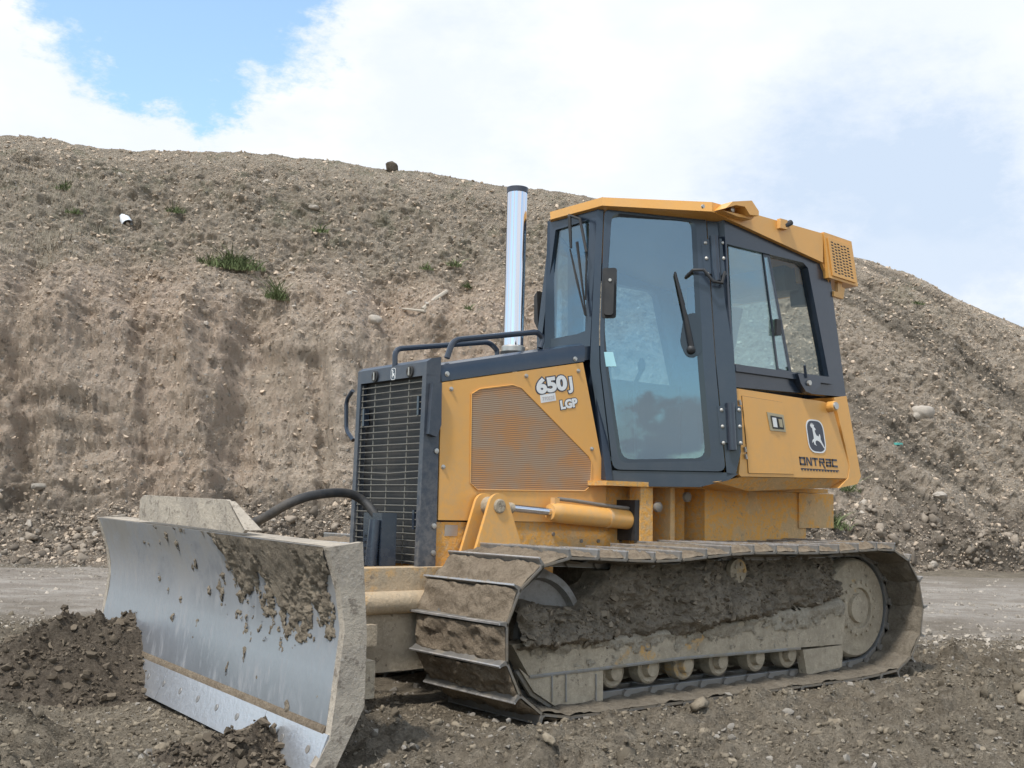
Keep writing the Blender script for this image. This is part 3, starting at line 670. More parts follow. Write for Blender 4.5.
for px, py in ((447, 374), (575, 359)):
    B().lathe(on(px, py, y=YH), (0, -1, 0), [(0, .016), (.004, .016), (.005, .010), (.012, .010)], 12).build('bolt', m_bolt, htop)
# handrails on the hood
zt = lambda x: a0.z+(b0.z-a0.z)+(x-b0.x)*(b1.z-b0.z)/(b1.x-b0.x)
def rail(p0, p1, h, yy, out=.0):
    q = lambda px, py: on(px, py, y=yy)
    return q
r1 = [on(393, 368, y=YC-.30+.12), on(394, 350, y=YC-.30+.12), on(487, 341.5, y=YC-.30+.12), on(497, 350, y=YC-.30+.12)]
r1 = [on(395, 367, y=1.28), on(395, 349, y=1.28), on(489, 342, y=1.28), on(497, 350, y=1.28), on(497, 356, y=1.28)]
B().tube(arc(r1, .06), .017, 10).build('handrail', m_blk, ROOT)
r2 = [on(447, 358, y=.98), on(453, 340, y=.98), on(537, 332, y=.98), on(543, 338, y=.98), on(540, 348, y=.98)]
B().tube(arc(r2, .06), .018, 10).build('handrail', m_blk, ROOT)
# exhaust stack
sx, sy = .80, YC
bt, tp = on(513, 352, y=sy), on(517.5, 189, y=sy)
ex = B(); ex.tube([bt, bt.lerp(tp, .5), tp], .067, 36, caps=False); ex.tube([tp, bt.lerp(tp, .6)], .060, 24, caps=False)
st = ex.build('exhaust_stack', m_chrome, ROOT)
B().lathe(tp-(tp-bt).normalized()*.03, tp-bt, [(0, .071), (.035, .072), (.035, .060), (0, .060)], 32).build('stack_rim', m_navy, st)
B().lathe(bt-(tp-bt).normalized()*.02, tp-bt, [(0, .078), (.05, .078), (.06, .069)], 32).build('stack_clamp', m_bolt, st)
bb = B(); bb.box(bt+Vector((.02, -.12, -.10)), bt+Vector((.26, .10, -.01)), .02); bb.tube([bt+Vector((0, 0, -.12)), bt], .085, 24); bb.build('muffler_housing', m_rub, ROOT)

# radiator guard and grille ------------------------------------------------
gx0, gx1 = XG, ln_-.004
gt = lambda dz=0: 0
zb = on(418, 568, x=XG).z
zt0 = on(427, 358, y=YH).z
cp = B()
for yy0, yy1 in ((YH-.006, YH+.035), (2*YC-YH-.035, 2*YC-YH+.006)):
    cp.prism([(gx0, yy0, zb), (gx1, yy0, zb), (gx1, yy0, zt0-.097), (gx0+.02, yy0, zt0-.097)], (0, yy1-yy0, 0), .014, 3)
cp.prism([(gx0+.02, YH-.006, zt0-.100), (gx1, YH-.006, zt0-.096), (gx1, YH-.006, zt0+.015), (gx0+.055, YH-.006, zt0+.002), (gx0+.022, YH-.006, zt0-.02)], (0, 2*(YC-YH)+.012, 0), .012, 3)
guard = cp.build('radiator_guard', m_blkd, ROOT)
gi = B()
gi.box((gx0+.065, YH+.03, zb+.01), (gx1, 2*YC-YH-.03, zt0-.08))
gi.build('radiator_core', m_rub, guard)
gr = B(); ya, yb = YH+.036, 2*YC-YH-.036; nb = 27
ztg = zt0-.112
xx = lambda z: gx0+.014+(z-zb)/(zt0-zb)*.018
for k in range(nb):
    z = zb+.03+(ztg-zb-.05)*k/(nb-1); x_ = xx(z)
    gr.tube([(x_, ya, z), (x_, YC, z-(.012 if k in (12, 13) else 0)), (x_, yb, z)], .0034, 6, mi=0)
for yy in (ya+.23*(yb-ya)*1, ya+.5*(yb-ya)+.02, ya+.78*(yb-ya), ya+.004, yb-.004):
    gr.tube([(xx(zb+.01)+.006, yy, zb+.01), (xx(ztg)+.006, yy, ztg)], .0040, 6, mi=0)
for z, yy in ((zb+.27, ya+.03), (ztg-.16, ya+.03), (ztg-.2, yb-.05)): gr.box((xx(z)-.008, yy, z-.055), (xx(z)+.03, yy+.018, z+.055), .003, mi=1)
gr.build('grille', [plain('grille_wire', (.20, .19, .165), .5, .3), m_blk], guard)
for px, py in ((376, 376.5), (411, 371.5)):
    p = on(px, py, x=gx0+.022); lamp = B().lathe(p, (-1, 0, 0), [(0, .034), (.012, .034), (.014, .026), (.004, .022), (.003, .002)], 20).build('round_vent', m_rub, guard)
    B().box(p+Vector((-.018, -.007, -.024)), p+Vector((-.012, .007, .024)), .003).build('badge_bar', m_bolt, lamp)
def loop_box(cxy, w, h, r, n=6):
    pts = [Vector((sx_*w, sy_*h, 0)) for sx_, sy_ in ((-1, -1), (1, -1), (1, 1), (-1, 1))]
    return [Vector((p.x+cxy[0], p.y+cxy[1], 0)) for p in arc(pts, r, n, True)]
# leaping stag badge, drawn in badge units
DEER = [(659, 352), (652, 348), (644, 336), (649, 338), (652, 328), (656, 338), (659, 325), (663, 337), (668, 326), (668, 338), (676, 332), (672, 345), (681, 351), (684, 358), (675, 362), (677, 374), (684, 386), (700, 390), (708, 377), (712, 388), (711, 403), (722, 424), (741, 456), (724, 443), (710, 424), (697, 414), (680, 410), (670, 416), (668, 428), (676, 438), (659, 430), (655, 416), (644, 424), (650, 410), (662, 402), (661, 384), (660, 366)]
DEER = [((x-680)/100, -(y-390)/100) for x, y in DEER]
def badge(o3, ux, uz, nrm, w, h, parent, dark, bg_first):
    def P(u, v, off): return o3+ux*u+uz*v+nrm*off
    t = B()
    o_ = [P(p.x, p.y, .001) for p in loop_box((0, 0), w, h, w*.75)]; i_ = [P(p.x, p.y, .001) for p in loop_box((0, 0), w*.9, h*.92, w*.68)]
    t.frame(o_, i_, nrm*.0015, mi=0); t.prism(i_, nrm*.001, mi=1); t.prism([P(p[0]*w/.66, p[1]*h/.82, .0021) for p in DEER], nrm*.001, mi=0)
    return t.build('stag_badge', [m_white, dark], parent, 30)
p = on(393.5, 374, x=gx0+.0215); badge(p, Vector((0, -1, 0)), Vector((0, 0, 1)), Vector((-1, 0, 0)), .026, .036, guard, m_blk, 1)
# corner lifting eye and side lamp guard
B().prism([on(430, 383, y=YH-.008), on(439, 383, y=YH-.008), on(438.5, 425, y=YH-.008), on(434, 437, y=YH-.008), on(426, 434, y=YH-.008)], (0, -.03, 0), .012).build('corner_cover', m_blkd, guard)
for px, py in ((433.5, 526), (433, 553), (436, 451)):
    B().lathe(on(px, py, y=YH-.006), (0, -1, 0), [(0, .015), (.01, .015), (.011, .008)], 10).build('bolt', m_bolt, guard)
fh = [on(355, 395, x=gx0+.05)+Vector((0, .03, .03)), on(351, 400, x=gx0+.05)+Vector((0, .06, 0)), on(351, 430, x=gx0+.05)+Vector((0, .06, 0)), on(355, 437, x=gx0+.05)+Vector((0, .02, -.02))]
B().tube(arc(fh, .04), .014, 8).build('grab_handle', m_blk, guard)

# lettering on the hood ----------------------------------------------------
def text3(body, name, o3, ux, uz, nrm, size, mats, parent, outline=.0, bold=.0, space=1.0, xs=1.0):
    for pas in ((1, outline) if outline else (0,)):
        cu = bpy.data.curves.new('t', 'FONT'); cu.body = body; cu.size = size; cu.extrude = .0006; cu.space_character = space
        cu.offset = bold+(outline if (outline and pas == 1) else 0); cu.resolution_u = 4
        ob = bpy.data.objects.new('t', cu); COL.objects.link(ob); dg = bpy.context.evaluated_depsgraph_get(); dg.update()
        me = bpy.data.meshes.new_from_object(ob.evaluated_get(dg)); bpy.data.objects.remove(ob); me.name = name
        off = .0012 if (outline and pas == 1) else .0030
        me.transform(Matrix.Diagonal((xs, 1, 1, 1))); mt = Matrix(((ux.x, uz.x, nrm.x, o3.x+nrm.x*off), (ux.y, uz.y, nrm.y, o3.y+nrm.y*off), (ux.z, uz.z, nrm.z, o3.z+nrm.z*off), (0, 0, 0, 1)))
        me.transform(mt); link(name, me, parent, [mats[1] if (outline and pas == 1) else mats[0]])
        if not outline: break
hs = (hp['orr']-hp['of']).normalized(); hz = Vector((-hs.z, 0, hs.x)); ny = Vector((0, -1, 0))
text3('650', 'model_lettering', on(537, 393.5, y=YH), hs, hz, ny, .122, (m_white, m_navy), hood, .007, .006, 1.0, 1.38)
text3('J', 'model_lettering', on(569.5, 388.8, y=YH), hs, hz, ny, .105, (m_white, m_navy), hood, .006, .004, 1, 1.3)
text3('LGP', 'model_lettering', on(560.5, 409, y=YH), hs, hz, ny, .072, (m_white, m_navy), hood, .005, .004, 1.0, 1.15)
q0, q1 = on(541, 403, y=YH), on(557, 394.5, y=YH)
B().prism([q0, q0+hs*.125, q0+hs*.125+hz*.05, q0+hz*.05], (0, -.002, 0)).build('sticker', m_white, hood)
text3('770828', 'sticker_print', q0+hs*.012+hz*.012, hs, hz, Vector((0, -1, 0)), .034, (plain('faded_grey_print', (.55, .5, .48)),), hood)

# cab -------------------------------------------------------------------
A0 = Vector((1.22, .975, 0)); B0 = Vector((1.86, .38, 0)); DV = (B0-A0).normalized(); DN = Vector((DV.y, -DV.x, 0))   # door plane, DN points out
def dp(px, py, off=0): return onp(px, py, A0+DN*off, DN)
YS = .38
def sp(px, py, off=0): return on(px, py, y=YS-off)
XF = A0.x
def fp(px, py, off=0): return on(px, py, x=XF-off)
inn = Vector((-DN.x, -DN.y, 0))
cab = B()
# door aperture frame (fixed posts round the door)
def dpost(pts, th=.07): cab.prism([dp(*q) for q in pts], inn*th, .006)
dpost([(597, 207), (603.5, 207), (599, 330), (599.5, 365), (612, 471), (606, 473), (590, 366), (591.5, 329)])
dpost([(706.5, 212), (724, 214), (741, 452), (736, 474), (727, 476), (716, 362)], .09)
dpost([(606, 473), (611, 470.5), (726, 472.5), (738, 474), (729, 480), (700, 487), (650, 486.5), (622, 484), (607, 481)], .12)
dpost([(598, 203), (722, 210), (724, 215), (603.5, 208)], .08)
# front frame with windscreen
wf_o = [fp(597.5, 205), fp(551, 217), fp(537, 336), fp(533, 470), fp(606, 480), fp(590, 345)]
wf_i = [fp(589.5, 219.5), fp(555.5, 230), fp(542, 336), fp(541, 341), fp(577, 334), fp(585, 331)]
cab.frame(wf_o, wf_i, (.06, 0, 0), .004)
# side frame
so_ = [sp(724, 214), sp(806, 255), sp(829, 268), sp(846, 397), sp(735, 387), sp(728, 300)]
si_ = [sp(727, 244), sp(803, 262.5), sp(808, 268), sp(829, 377), sp(733.5, 364), sp(730, 300)]
cab.frame(so_, si_, (0, .07, 0), .006)
# far side: same frames mirrored
mv = lambda v: Vector((v.x, -v.y, v.z))
for pts, th in (([(597, 207), (603.5, 207), (599, 330), (599.5, 365), (612, 471), (606, 473), (590, 366), (591.5, 329)], .07), ([(706.5, 212), (724, 214), (741, 452), (736, 474), (727, 476), (716, 362)], .09),
                ([(606, 473), (611, 470.5), (726, 472.5), (738, 474), (729, 480), (700, 487), (650, 486.5), (622, 484), (607, 481)], .12)):
    cab.prism([mik(dp(*q)) for q in pts], mv(inn*th), .006)
cab.frame([mik(p) for p in so_], [mik(p) for p in si_], (0, -.07, 0), .006)
# rear frame between the rear posts
rt, rb = sp(829, 268), sp(846, 397)
ro = [rt+Vector((-.02, .03, .05)), mik(rt+Vector((-.02, .03, .05))), mik(rb+Vector((-.02, .03, 0))), rb+Vector((-.02, .03, 0))]
ri = [ro[0].lerp(ro[3], .10).lerp(ro[1].lerp(ro[2], .10), .08), ro[1].lerp(ro[2], .10).lerp(ro[0].lerp(ro[3], .10), .08), ro[2].lerp(ro[1], .08).lerp(ro[3].lerp(ro[0], .08), .08), ro[3].lerp(ro[0], .08).lerp(ro[2].lerp(ro[1], .08), .08)]
cab.frame(ro, ri, (-.06, 0, .0), .004)
cabo = cab.build('cab_frame', m_blk, ROOT, 30)
def pane(name, pts, vec, mat, par): return B().prism(pts, vec).build(name, mat, par)
pane('rear_window', [p+Vector((-.03, 0, 0)) for p in ri], (-.006, 0, 0), m_clear, cabo)
# windscreen
pane('windscreen', [p+Vector((.02, 0, 0)) for p in wf_i], (.006, 0, 0), m_glass, cabo)
# door
do = [dp(604.5, 209, .012), dp(705.5, 213.5, .012), dp(715, 360, .012), dp(725.5, 471.5, .012), dp(613, 469.5, .012), dp(600.5, 365, .012), dp(600, 330, .012)]
gi_ = [dp(612, 212.5, .012), dp(696, 222, .012), dp(703, 360, .012), dp(711.5, 461, .012), dp(619, 463, .012), dp(605, 365, .012), dp(603.5, 330, .012)]
dfr = B(); dfr.frame(arc(do, .05, 4, True), arc(gi_, .06, 4, True), inn*.035, .004); door = dfr.build('door', m_blk, ROOT)
gin = [dp(611, 219, .014), dp(690, 219, .014), dp(696, 240, .014), dp(702, 360, .014), dp(706, 461, .014), dp(622, 461, .014), dp(606, 365, .014), dp(605.5, 330, .014)]
gin = [dp(608.5, 216.5, .010), dp(691, 219.5, .010), dp(697.5, 360, .010), dp(705.5, 458, .010), dp(622, 459.5, .010), dp(608, 365, .010), dp(604.5, 330, .010)]
gmid = [a.lerp(b, .5) for a, b in zip(gi_, gin)]
bd = B(); bd.frame(arc(gi_, .06, 4, True), [p for p in arc(gin, .07, 4, True)], inn*.004); bd.build('glass_border', m_band, door)
pane('door_window', [p+inn*.004 for p in arc(gin, .07, 4, True)], inn*.006, m_glass, door)
hd = B(); hd.prism(arc([dp(602.5, 268, .012), dp(617, 268, .012), dp(616, 318, .012), dp(601.5, 318, .012)], .02, 3, True), DN*.006, .002)
hd.prism(arc([dp(605, 278, .018), dp(614.5, 278, .018), dp(613, 316, .018), dp(604, 316, .018)], .02, 3, True), DN*.045, .012); ho = hd.build('door_handle', m_rub, door)
B().lathe(dp(610, 280, .064), DN, [(0, .012), (.006, .010)], 12).build('lock', m_bolt, ho)
wb = B(); wb.prism(arc([dp(684, 316, .0145), dp(694, 312, .0145), dp(701, 318, .0145), dp(702, 352, .0145), dp(694, 358, .0145), dp(686, 356, .0145), dp(680, 342, .0145)], .03, 3, True), DN*.002); wb.build('wiper_backing', m_band, door); wp = B()
wp.tube([dp(692, 350, .04), dp(686, 318, .06), dp(675, 273, .05)], [.020, .015, .007], 8); wp.tube([dp(684, 305, .045), dp(675, 272, .035)], [.010, .008], 6); wp.lathe(dp(691, 350, .018), DN, [(0, .03), (.04, .025), (.05, .01)], 14)
wp.build('wiper', m_rub, door)
B().prism([dp(604, 352, .013), dp(613, 352, .013), dp(616.5, 366.5, .013), dp(606, 366.5, .013)], DN*.0015).build('sticker', m_blue, door)
# door hinges
def hinge(cx_, y0, y1, dx):
    h = B(); w = 8
    p = lambda px, py, o=.012: dp(px, py, o)
    h.prism([p(cx_-9, y0+2), p(cx_+2, y0+3), p(cx_+3.5, y1-2), p(cx_-6, y1-2)], DN*.010, .002)
    h.tube([p(cx_+4, y0-1, .035), p(cx_+6.5, y1+5, .035)], .030, 12)
    h.prism([p(cx_+9, y0+2, .0), p(cx_+15, y0+3, .0), p(cx_+16.5, y1, .0), p(cx_+10, y1, .0)], DN*.018, .002)
    o = h.build('hinge', m_blk, door)
    for k in range(3):
        yy = y0+6+(y1-y0-8)*k/2
        for dx_, of in ((-4.5+k, .022), (13+k*.8, .018)):
            B().lathe(p(cx_+dx_, yy, of), DN, [(0, .012), (.008, .011), (.011, .004)], 10).build('bolt', m_bolt, o)
hinge(710, 237, 276, 0); hinge(726, 404, 445, 0)
B().tube([dp(686, 277, .02), dp(693, 270, .06), dp(704, 270, .08), dp(713, 281, .09), dp(722, 283, .08), dp(725, 272, .05)], .011, 8).build('grab_strap', m_rub, door)
# windscreen wiper hanging from the top
wp = B(); q = lambda px, py, o=.03: fp(px, py, o)
wp.tube([q(570, 214, .0), q(569.5, 217, .06), q(571, 248, .06)], [.014, .014, .010], 8); wp.tube([q(571, 216, .05), q(580, 219, .07), q(586.5, 252, .06)], .010, 8)
wp.tube([q(570, 249, .05), q(577, 281, .04), q(585, 315, .03)], [.006, .010, .006], 6); wp.tube([q(577, 242, .03), q(586, 316, .02)], [.012, .006], 6); wp.tube([q(586.5, 252, .05), q(585.5, 300, .03)], .007, 6)
wp.build('wiper', m_rub, cabo)
B().prism([fp(537, 291), fp(534, 296), fp(534, 322), fp(538, 330)], (.05, 0, 0), .01).build('far_door_latch', m_rub, cabo)
# sliding side window
sw = B(); z1 = .02
L0 = [sp(728.5, 245.5, -z1), sp(766, 253.5, -z1), sp(777.5, 371, -z1), sp(734, 363.5, -z1)]
sw.frame([sp(763, 252.5, -.012), sp(769.5, 254, -.012), sp(792, 374, -.012), sp(778, 371.5, -.012)], [sp(764.3, 257, -.012), sp(768.3, 257.5, -.012), sp(789, 371, -.012), sp(778.8, 368.5, -.012)], (0, .012, 0))
B().prism(L0, (0, .005, 0)).build('side_window', m_glass2, cabo)
swf = sw.build('window_mullion', m_blkd, cabo)
B().prism([sp(764.3, 257, -.014), sp(768.3, 257.5, -.014), sp(789, 371, -.014), sp(778.8, 368.5, -.014)], (0, .004, 0)).build('mullion_glass', m_glass2, swf)
B().box(sp(774.5, 335, -.008), sp(779, 320, -.008)+Vector((0, -.02, 0)), .004).build('window_catch', m_rub, swf)
B().prism([sp(769, 255.5, -.035), sp(806, 263.5, -.035), sp(828, 377, -.035), sp(790, 373.5, -.035)], (0, .005, 0)).build('rear_side_window', m_clear, cabo)
lt = B(); lt.prism([sp(792, 374, .0), sp(816, 377, .0), sp(814, 387, .0), sp(806, 394, .0), sp(800, 392, .0), sp(795, 384, .0)], (0, -.05, 0), .008); lt.tube([sp(806, 378, .05), sp(804.5, 365, .06)], .010, 6); lt.lathe(sp(808.5, 383, .052), (0, -1, 0), [(0, .02), (.015, .018)], 10, 1)
lt.build('window_latch', [m_blk, m_bolt], cabo)
sb_ = B(); sb_.prism([sp(732.5, 364.5), sp(829, 377.5), sp(830, 384.5), sp(733.5, 371.5)], (0, -.025, 0), .006); sb_.build('window_sill', m_blk, cabo)
# far glass
pane('side_window', [mik(p) for p in (sp(728.5, 245.5, -.02), sp(803, 262, -.02), sp(828, 377, -.02), sp(734, 364, -.02))], (0, -.005, 0), m_clear, cabo)
fd = B(); fd.frame([mik(p) for p in arc(do, .05, 4, True)], [mik(p) for p in arc(gi_, .06, 4, True)], mv(inn*.035), .004); fdo = fd.build('door', m_blk, ROOT)
pane('door_window', [mik(p+inn*.01) for p in arc(gi_, .06, 4, True)], mv(inn*.006), m_clear, fdo)
# interior
zf = 1.40
it = B(); it.prism([(1.3, 1.02, zf-.06), (1.84, .5, zf-.06), (2.9, .5, zf-.06), (2.9, 1.9, zf-.06), (1.84, 1.9, zf-.06), (1.3, 1.42, zf-.06)], (0, 0, .05)); it.build('cab_floor', m_rub, cabo)
it = B(); it.box((2.05, 1.0, 1.45), (2.55, 1.55, 1.85), .05); it.box((2.05, 1.02, 1.85), (2.60, 1.53, 1.97), .05)
it.prism([(2.42, 1.05, 1.95), (2.58, 1.05, 1.95), (2.78, 1.05, 2.62), (2.66, 1.05, 2.62)], (0, .45, 0), .05); it.build('seat', m_seat, cabo)
it = B(); it.box((1.95, 1.55, 1.45), (2.6, 1.72, 2.05), .04); it.build('armrest_console', m_int, cabo)
it = B(); it.box((1.95, .68, 1.45), (2.6, .90, 2.05), .04); it.tube([(2.0, .78, 2.05), (1.95, .78, 2.2)], .014, 8); it.lathe((1.95, .78, 2.2), (0, 0, 1), [(0, .015), (.03, .03), (.06, .01)], 12)
it.build('armrest_console', m_int, cabo)
it = B(); it.prism([(1.30, 1.06, 1.45), (1.50, 1.06, 1.45), (1.42, 1.06, 2.12), (1.30, 1.06, 2.18)], (0, .36, 0), .03); it.build('dashboard', m_rub, cabo)
it = B(); it.tube([(1.62, 1.0, 1.45), (1.60, 1.0, 1.95), (1.66, 1.0, 2.05)], .016, 8); it.lathe((1.66, 1.0, 2.04), (0, 0, 1), [(0, .02), (.05, .03), (.09, .01)], 12); it.build('control_lever', m_int, cabo)
it = B(); it.box((2.56, 1.12, 2.60), (2.74, 1.42, 2.80), .04); it.build('headrest', m_seat, cabo)
it = B(); it.prism([on(784, 262, y=.62), on(816, 268, y=.62), on(818, 292, y=.62), on(786, 290, y=.62)], (0, .7, 0), .02); it.tube([on(800, 288, y=.66), on(801, 306, y=.66)], .075, 20); it.build('air_duct', m_int, cabo)

# roof ------------------------------------------------------------------
e = .035
At, Ab = dp(603, 197.5, e), dp(603, 205.5, e); Bt, Bb = dp(713, 202.5, e), dp(713, 211.5, e)
At = fp(602, 197.2, e); Ab = fp(602, 205.5, e); Ft, Fb = fp(550, 212, e), fp(550.5, 219.5, e)
Bt, Bb = sp(712, 202, e), sp(712, 211.5, e); Ct, Cb = sp(823, 233.5, e), sp(823, 262.5, e); Cb2 = sp(829.5, 270, e)
ym = lambda p: mik(p)
Fm = Vector((Ft.x, max(Ft.y, YC+.28), Ft.z)); 
top = [At, Bt, Ct, ym(Ct), ym(Bt), Ft]; bot = [Ab, Bb, Cb, ym(Cb), ym(Bb), Fb]
rb_ = B(); tv = [rb_.bm.verts.new(p) for p in top]; bv = [rb_.bm.verts.new(p) for p in bot]
# domed crown: three extra rings inward
def ringin(ps, k, dz):
    c = sum(ps, Vector())/len(ps); return [p.lerp(c, k)+Vector((0, 0, dz)) for p in ps]
r1_ = [rb_.bm.verts.new(p) for p in ringin(top, .08, .015)]
for i in range(6):
    j = (i+1) % 6
    rb_.bm.faces.new((bv[i], bv[j], tv[j], tv[i])); rb_.bm.faces.new((tv[i], tv[j], r1_[j], r1_[i]))
c_ = rb_.bm.verts.new(sum((v.co for v in r1_), Vector())/6+Vector((0, 0, .0)))
for i in range(6): rb_.bm.faces.new((r1_[i], r1_[(i+1) % 6], c_))
cb_ = rb_.bm.verts.new(sum((v.co for v in bv), Vector())/6)
for i in range(6): rb_.bm.faces.new((bv[(i+1) % 6], bv[i], cb_))
roof = rb_.build('roof', m_yel, ROOT, 20)
# lamp pocket at the B post
lp = B(); lp.prism([sp(714, 211, .036), sp(721, 204.5, .036), sp(740, 203.5, .036), sp(747, 214, .036), sp(747, 218.5, .036), sp(738, 217.5, .036), sp(733, 209.5, .036), sp(724, 208, .036)], (0, -.10, 0), .006)
lmp = lp.build('lamp_hood', m_yel, roof)
B().lathe(sp(729.5, 210.5, .05), (0, -1, 0), [(0, .022), (.03, .020), (.035, .012)], 16).build('work_lamp', m_bolt, lmp)
lw = B(); lw.prism([sp(715, 212, .037), sp(747, 219, .037), sp(745, 221, .037), sp(730, 218, .037)], (0, -.06, 0), .004); lw.build('lamp_shelf', m_yeld, lmp)
for px, py in ((702.5, 206.5), (748.5, 216)): B().lathe(sp(px, py, .037), (0, -1, 0), [(0, .014), (.01, .012)], 10).build('bolt', m_bolt, roof)
kb = B(); kb.box(sp(777, 228.5, .036), sp(784, 221, .036)+Vector((0, -.03, 0)), .006, mi=0); kb.tube([sp(784, 226, .05), sp(791, 222.5, .06)], .020, 10, mi=1); kb.build('roof_latch', [m_yeld, m_rub], roof)
# rear filter housing with slotted cover
ya_ = YS-.045
f4 = [on(824, 232, y=ya_), on(851.5, 241.5, y=ya_), on(858, 286.5, y=ya_), on(829, 277.5, y=ya_)]
hb = B(); hb.prism(f4, (0, 2*(YK-ya_), 0), .010); acu = hb.build('filter_housing', m_yel, ROOT)
g4 = [on(827, 237.5, y=ya_-.003), on(849.5, 245.5, y=ya_-.003), on(855.5, 283, y=ya_-.003), on(832, 275.5, y=ya_-.003)]
hb = B(); hb.prism(g4, (0, -.008, 0), .003); cov = hb.build('slotted_cover', m_yel, acu)
sl_ = B()
for i in range(6):
    for j in range(11):
        def gp(u, v): return g4[0].lerp(g4[1], u).lerp(g4[3].lerp(g4[2], u), v)
        u0, u1, v0, v1 = .10+i*.14, .10+i*.14+.095, .08+j*.078, .08+j*.078+.036; dv = .02*(i % 2)
        o_ = Vector((0, -.0085, 0)); sl_.prism([gp(u0, v0+dv)+o_, gp(u1, v0+dv)+o_, gp(u1, v1+dv)+o_, gp(u0, v1+dv)+o_], (0, .006, 0))
sl_.build('slots', plain('slot_shadow_black', (.02, .017, .013)), cov)
hb = B(); hb.prism([on(838, 279, y=ya_+.03), on(842, 280, y=ya_+.03), on(842, 287, y=ya_+.03), on(845, 288, y=ya_+.03), on(843.5, 299, y=ya_+.03), on(834, 296, y=ya_+.03), on(834, 291, y=ya_+.03), on(838, 292, y=ya_+.03)], (0, .03, 0), .004); hb.build('hanging_bracket', m_yeld, acu)
hb = B(); hb.prism([sp(822, 263, .02), sp(829.5, 270, .02), sp(829, 283, .0), sp(823.5, 268, .02)], (0, .1, 0), .004); hb.build('roof_gusset', m_yeld, roof)

# fuel tank body behind the cab door ---------------------------------------
YT = YS-.01; tb = B()
tk = [on(*p, y=YT) for p in ((734, 388), (823, 401.5), (832, 405), (849, 466), (847.5, 478.5), (741, 476.5), (739, 474), (741, 446))]
tb.prism(tk, (0, .30, 0), .014, 3); tb.prism([mir(p) for p in tk], (0, -.55, 0), .014, 3); tb.box((3.0, YT+.05, 1.40), (3.14, 2*YC-YT-.05, 1.90), .01); tank = tb.build('fuel_tank', m_yel, ROOT)
un_ = B(); un_.prism([on(716, 482, y=YT+.06), on(741, 477, y=YT+.012), on(847.5, 479, y=YT+.012), on(838, 487.5, y=YT+.08), on(748, 491, y=YT+.10)], (0, 2*(YC-YT)-.2, 0), .006)
un_.build('tank_underside', m_chas, tank)
rw = B(); rw.prism([on(834, 397.5, y=YT-.006), on(846.5, 396, y=YT-.006), on(861, 476.5, y=YT-.006), on(857.5, 484, y=YT-.006), on(839, 488, y=YT+.0), on(848.5, 478, y=YT-.006), on(850, 466, y=YT-.006)], (0, 2*(YC-YT)+.012, 0), .008); rw.build('rear_shell', m_yel, tank)
td = [on(*p, y=YT-.0) for p in ((741.5, 396), (782, 402.5), (793, 474), (748, 473), (745.5, 440))]
dd3 = B(); dd3.prism([p+Vector((0, -.001, 0)) for p in td], (0, -.006, 0), .003); tdo = dd3.build('service_door', m_yel, tank)
sm = B(); sm.tube([p+Vector((0, -.001, 0)) for p in td+td[:1]], .0028, 6, caps=False); sm.build('door_seam', m_rub, tdo)
lx = B(); lx.prism([on(*p, y=YT-.008) for p in ((766.5, 412), (783, 415), (785.5, 432), (770, 430.5))], (0, -.004, 0), .002, mi=0); lx.prism([on(*p, y=YT-.013) for p in ((770.5, 415.5), (782, 417.5), (784, 429.5), (773, 428.5))], (0, -.002, 0), mi=1)
lx.prism([on(*p, y=YT-.016) for p in ((772, 417.5), (775.5, 418), (777, 427.5), (773.5, 427))], (0, -.006, 0), .002, mi=2)
lx.prism([on(*p, y=YT-.016) for p in ((778, 419), (781.5, 419.5), (782.5, 427.5), (779.5, 427))], (0, -.004, 0), .001, mi=0)
lx.build('latch', [plain('brushed_latch_metal', (.42, .36, .24), .4, .6), m_rub, m_white], tdo)
for py in (400, 447, 454): B().tube([on(739.5+(py-400)*.11, py, y=YT-.012), on(740.5+(py-400)*.11, py+5, y=YT-.012)], .009, 8).build('door_hinge', m_bolt, tdo)
cpn = on(829, 407, y=YT); cb2 = B(); cb2.lathe(cpn, (0, -1, .1), [(0, .038), (.05, .036), (.055, .03)], 20, 0); cb2.lathe(cpn+Vector((0, -.056, .005)), (0, -1, .1), [(0, .028), (.008, .026)], 16, 1); cb2.build('fuel_cap', [m_yel, m_bolt], tank)
bo = on(815.8, 436.3, y=YT-.001); ux, uz = (on(824, 437.4, y=YT)-on(807, 436.0, y=YT)).normalized(), (on(814.3, 424, y=YT)-on(817, 449, y=YT)).normalized()
uz = Vector((-.22, 0, 1)).normalized(); ux = Vector((1, 0, 0))
badge(bo, ux, uz, ny, .100, .118, tank, m_navy, 0)
t0 = on(800, 465, y=YT); t1 = on(838.5, 467.5, y=YT)
trm = B(); trm.box((1.93, YT+.305, 1.40), (3.0, YT+.33, 2.02), .004); trm.box((1.93, 1.93, 1.40), (3.0, 1.955, 2.02), .004); trm.box((2.97, YT+.33, 1.40), (2.995, 1.93, 2.0), .004); trm.build('inner_trim', m_rub, tank)
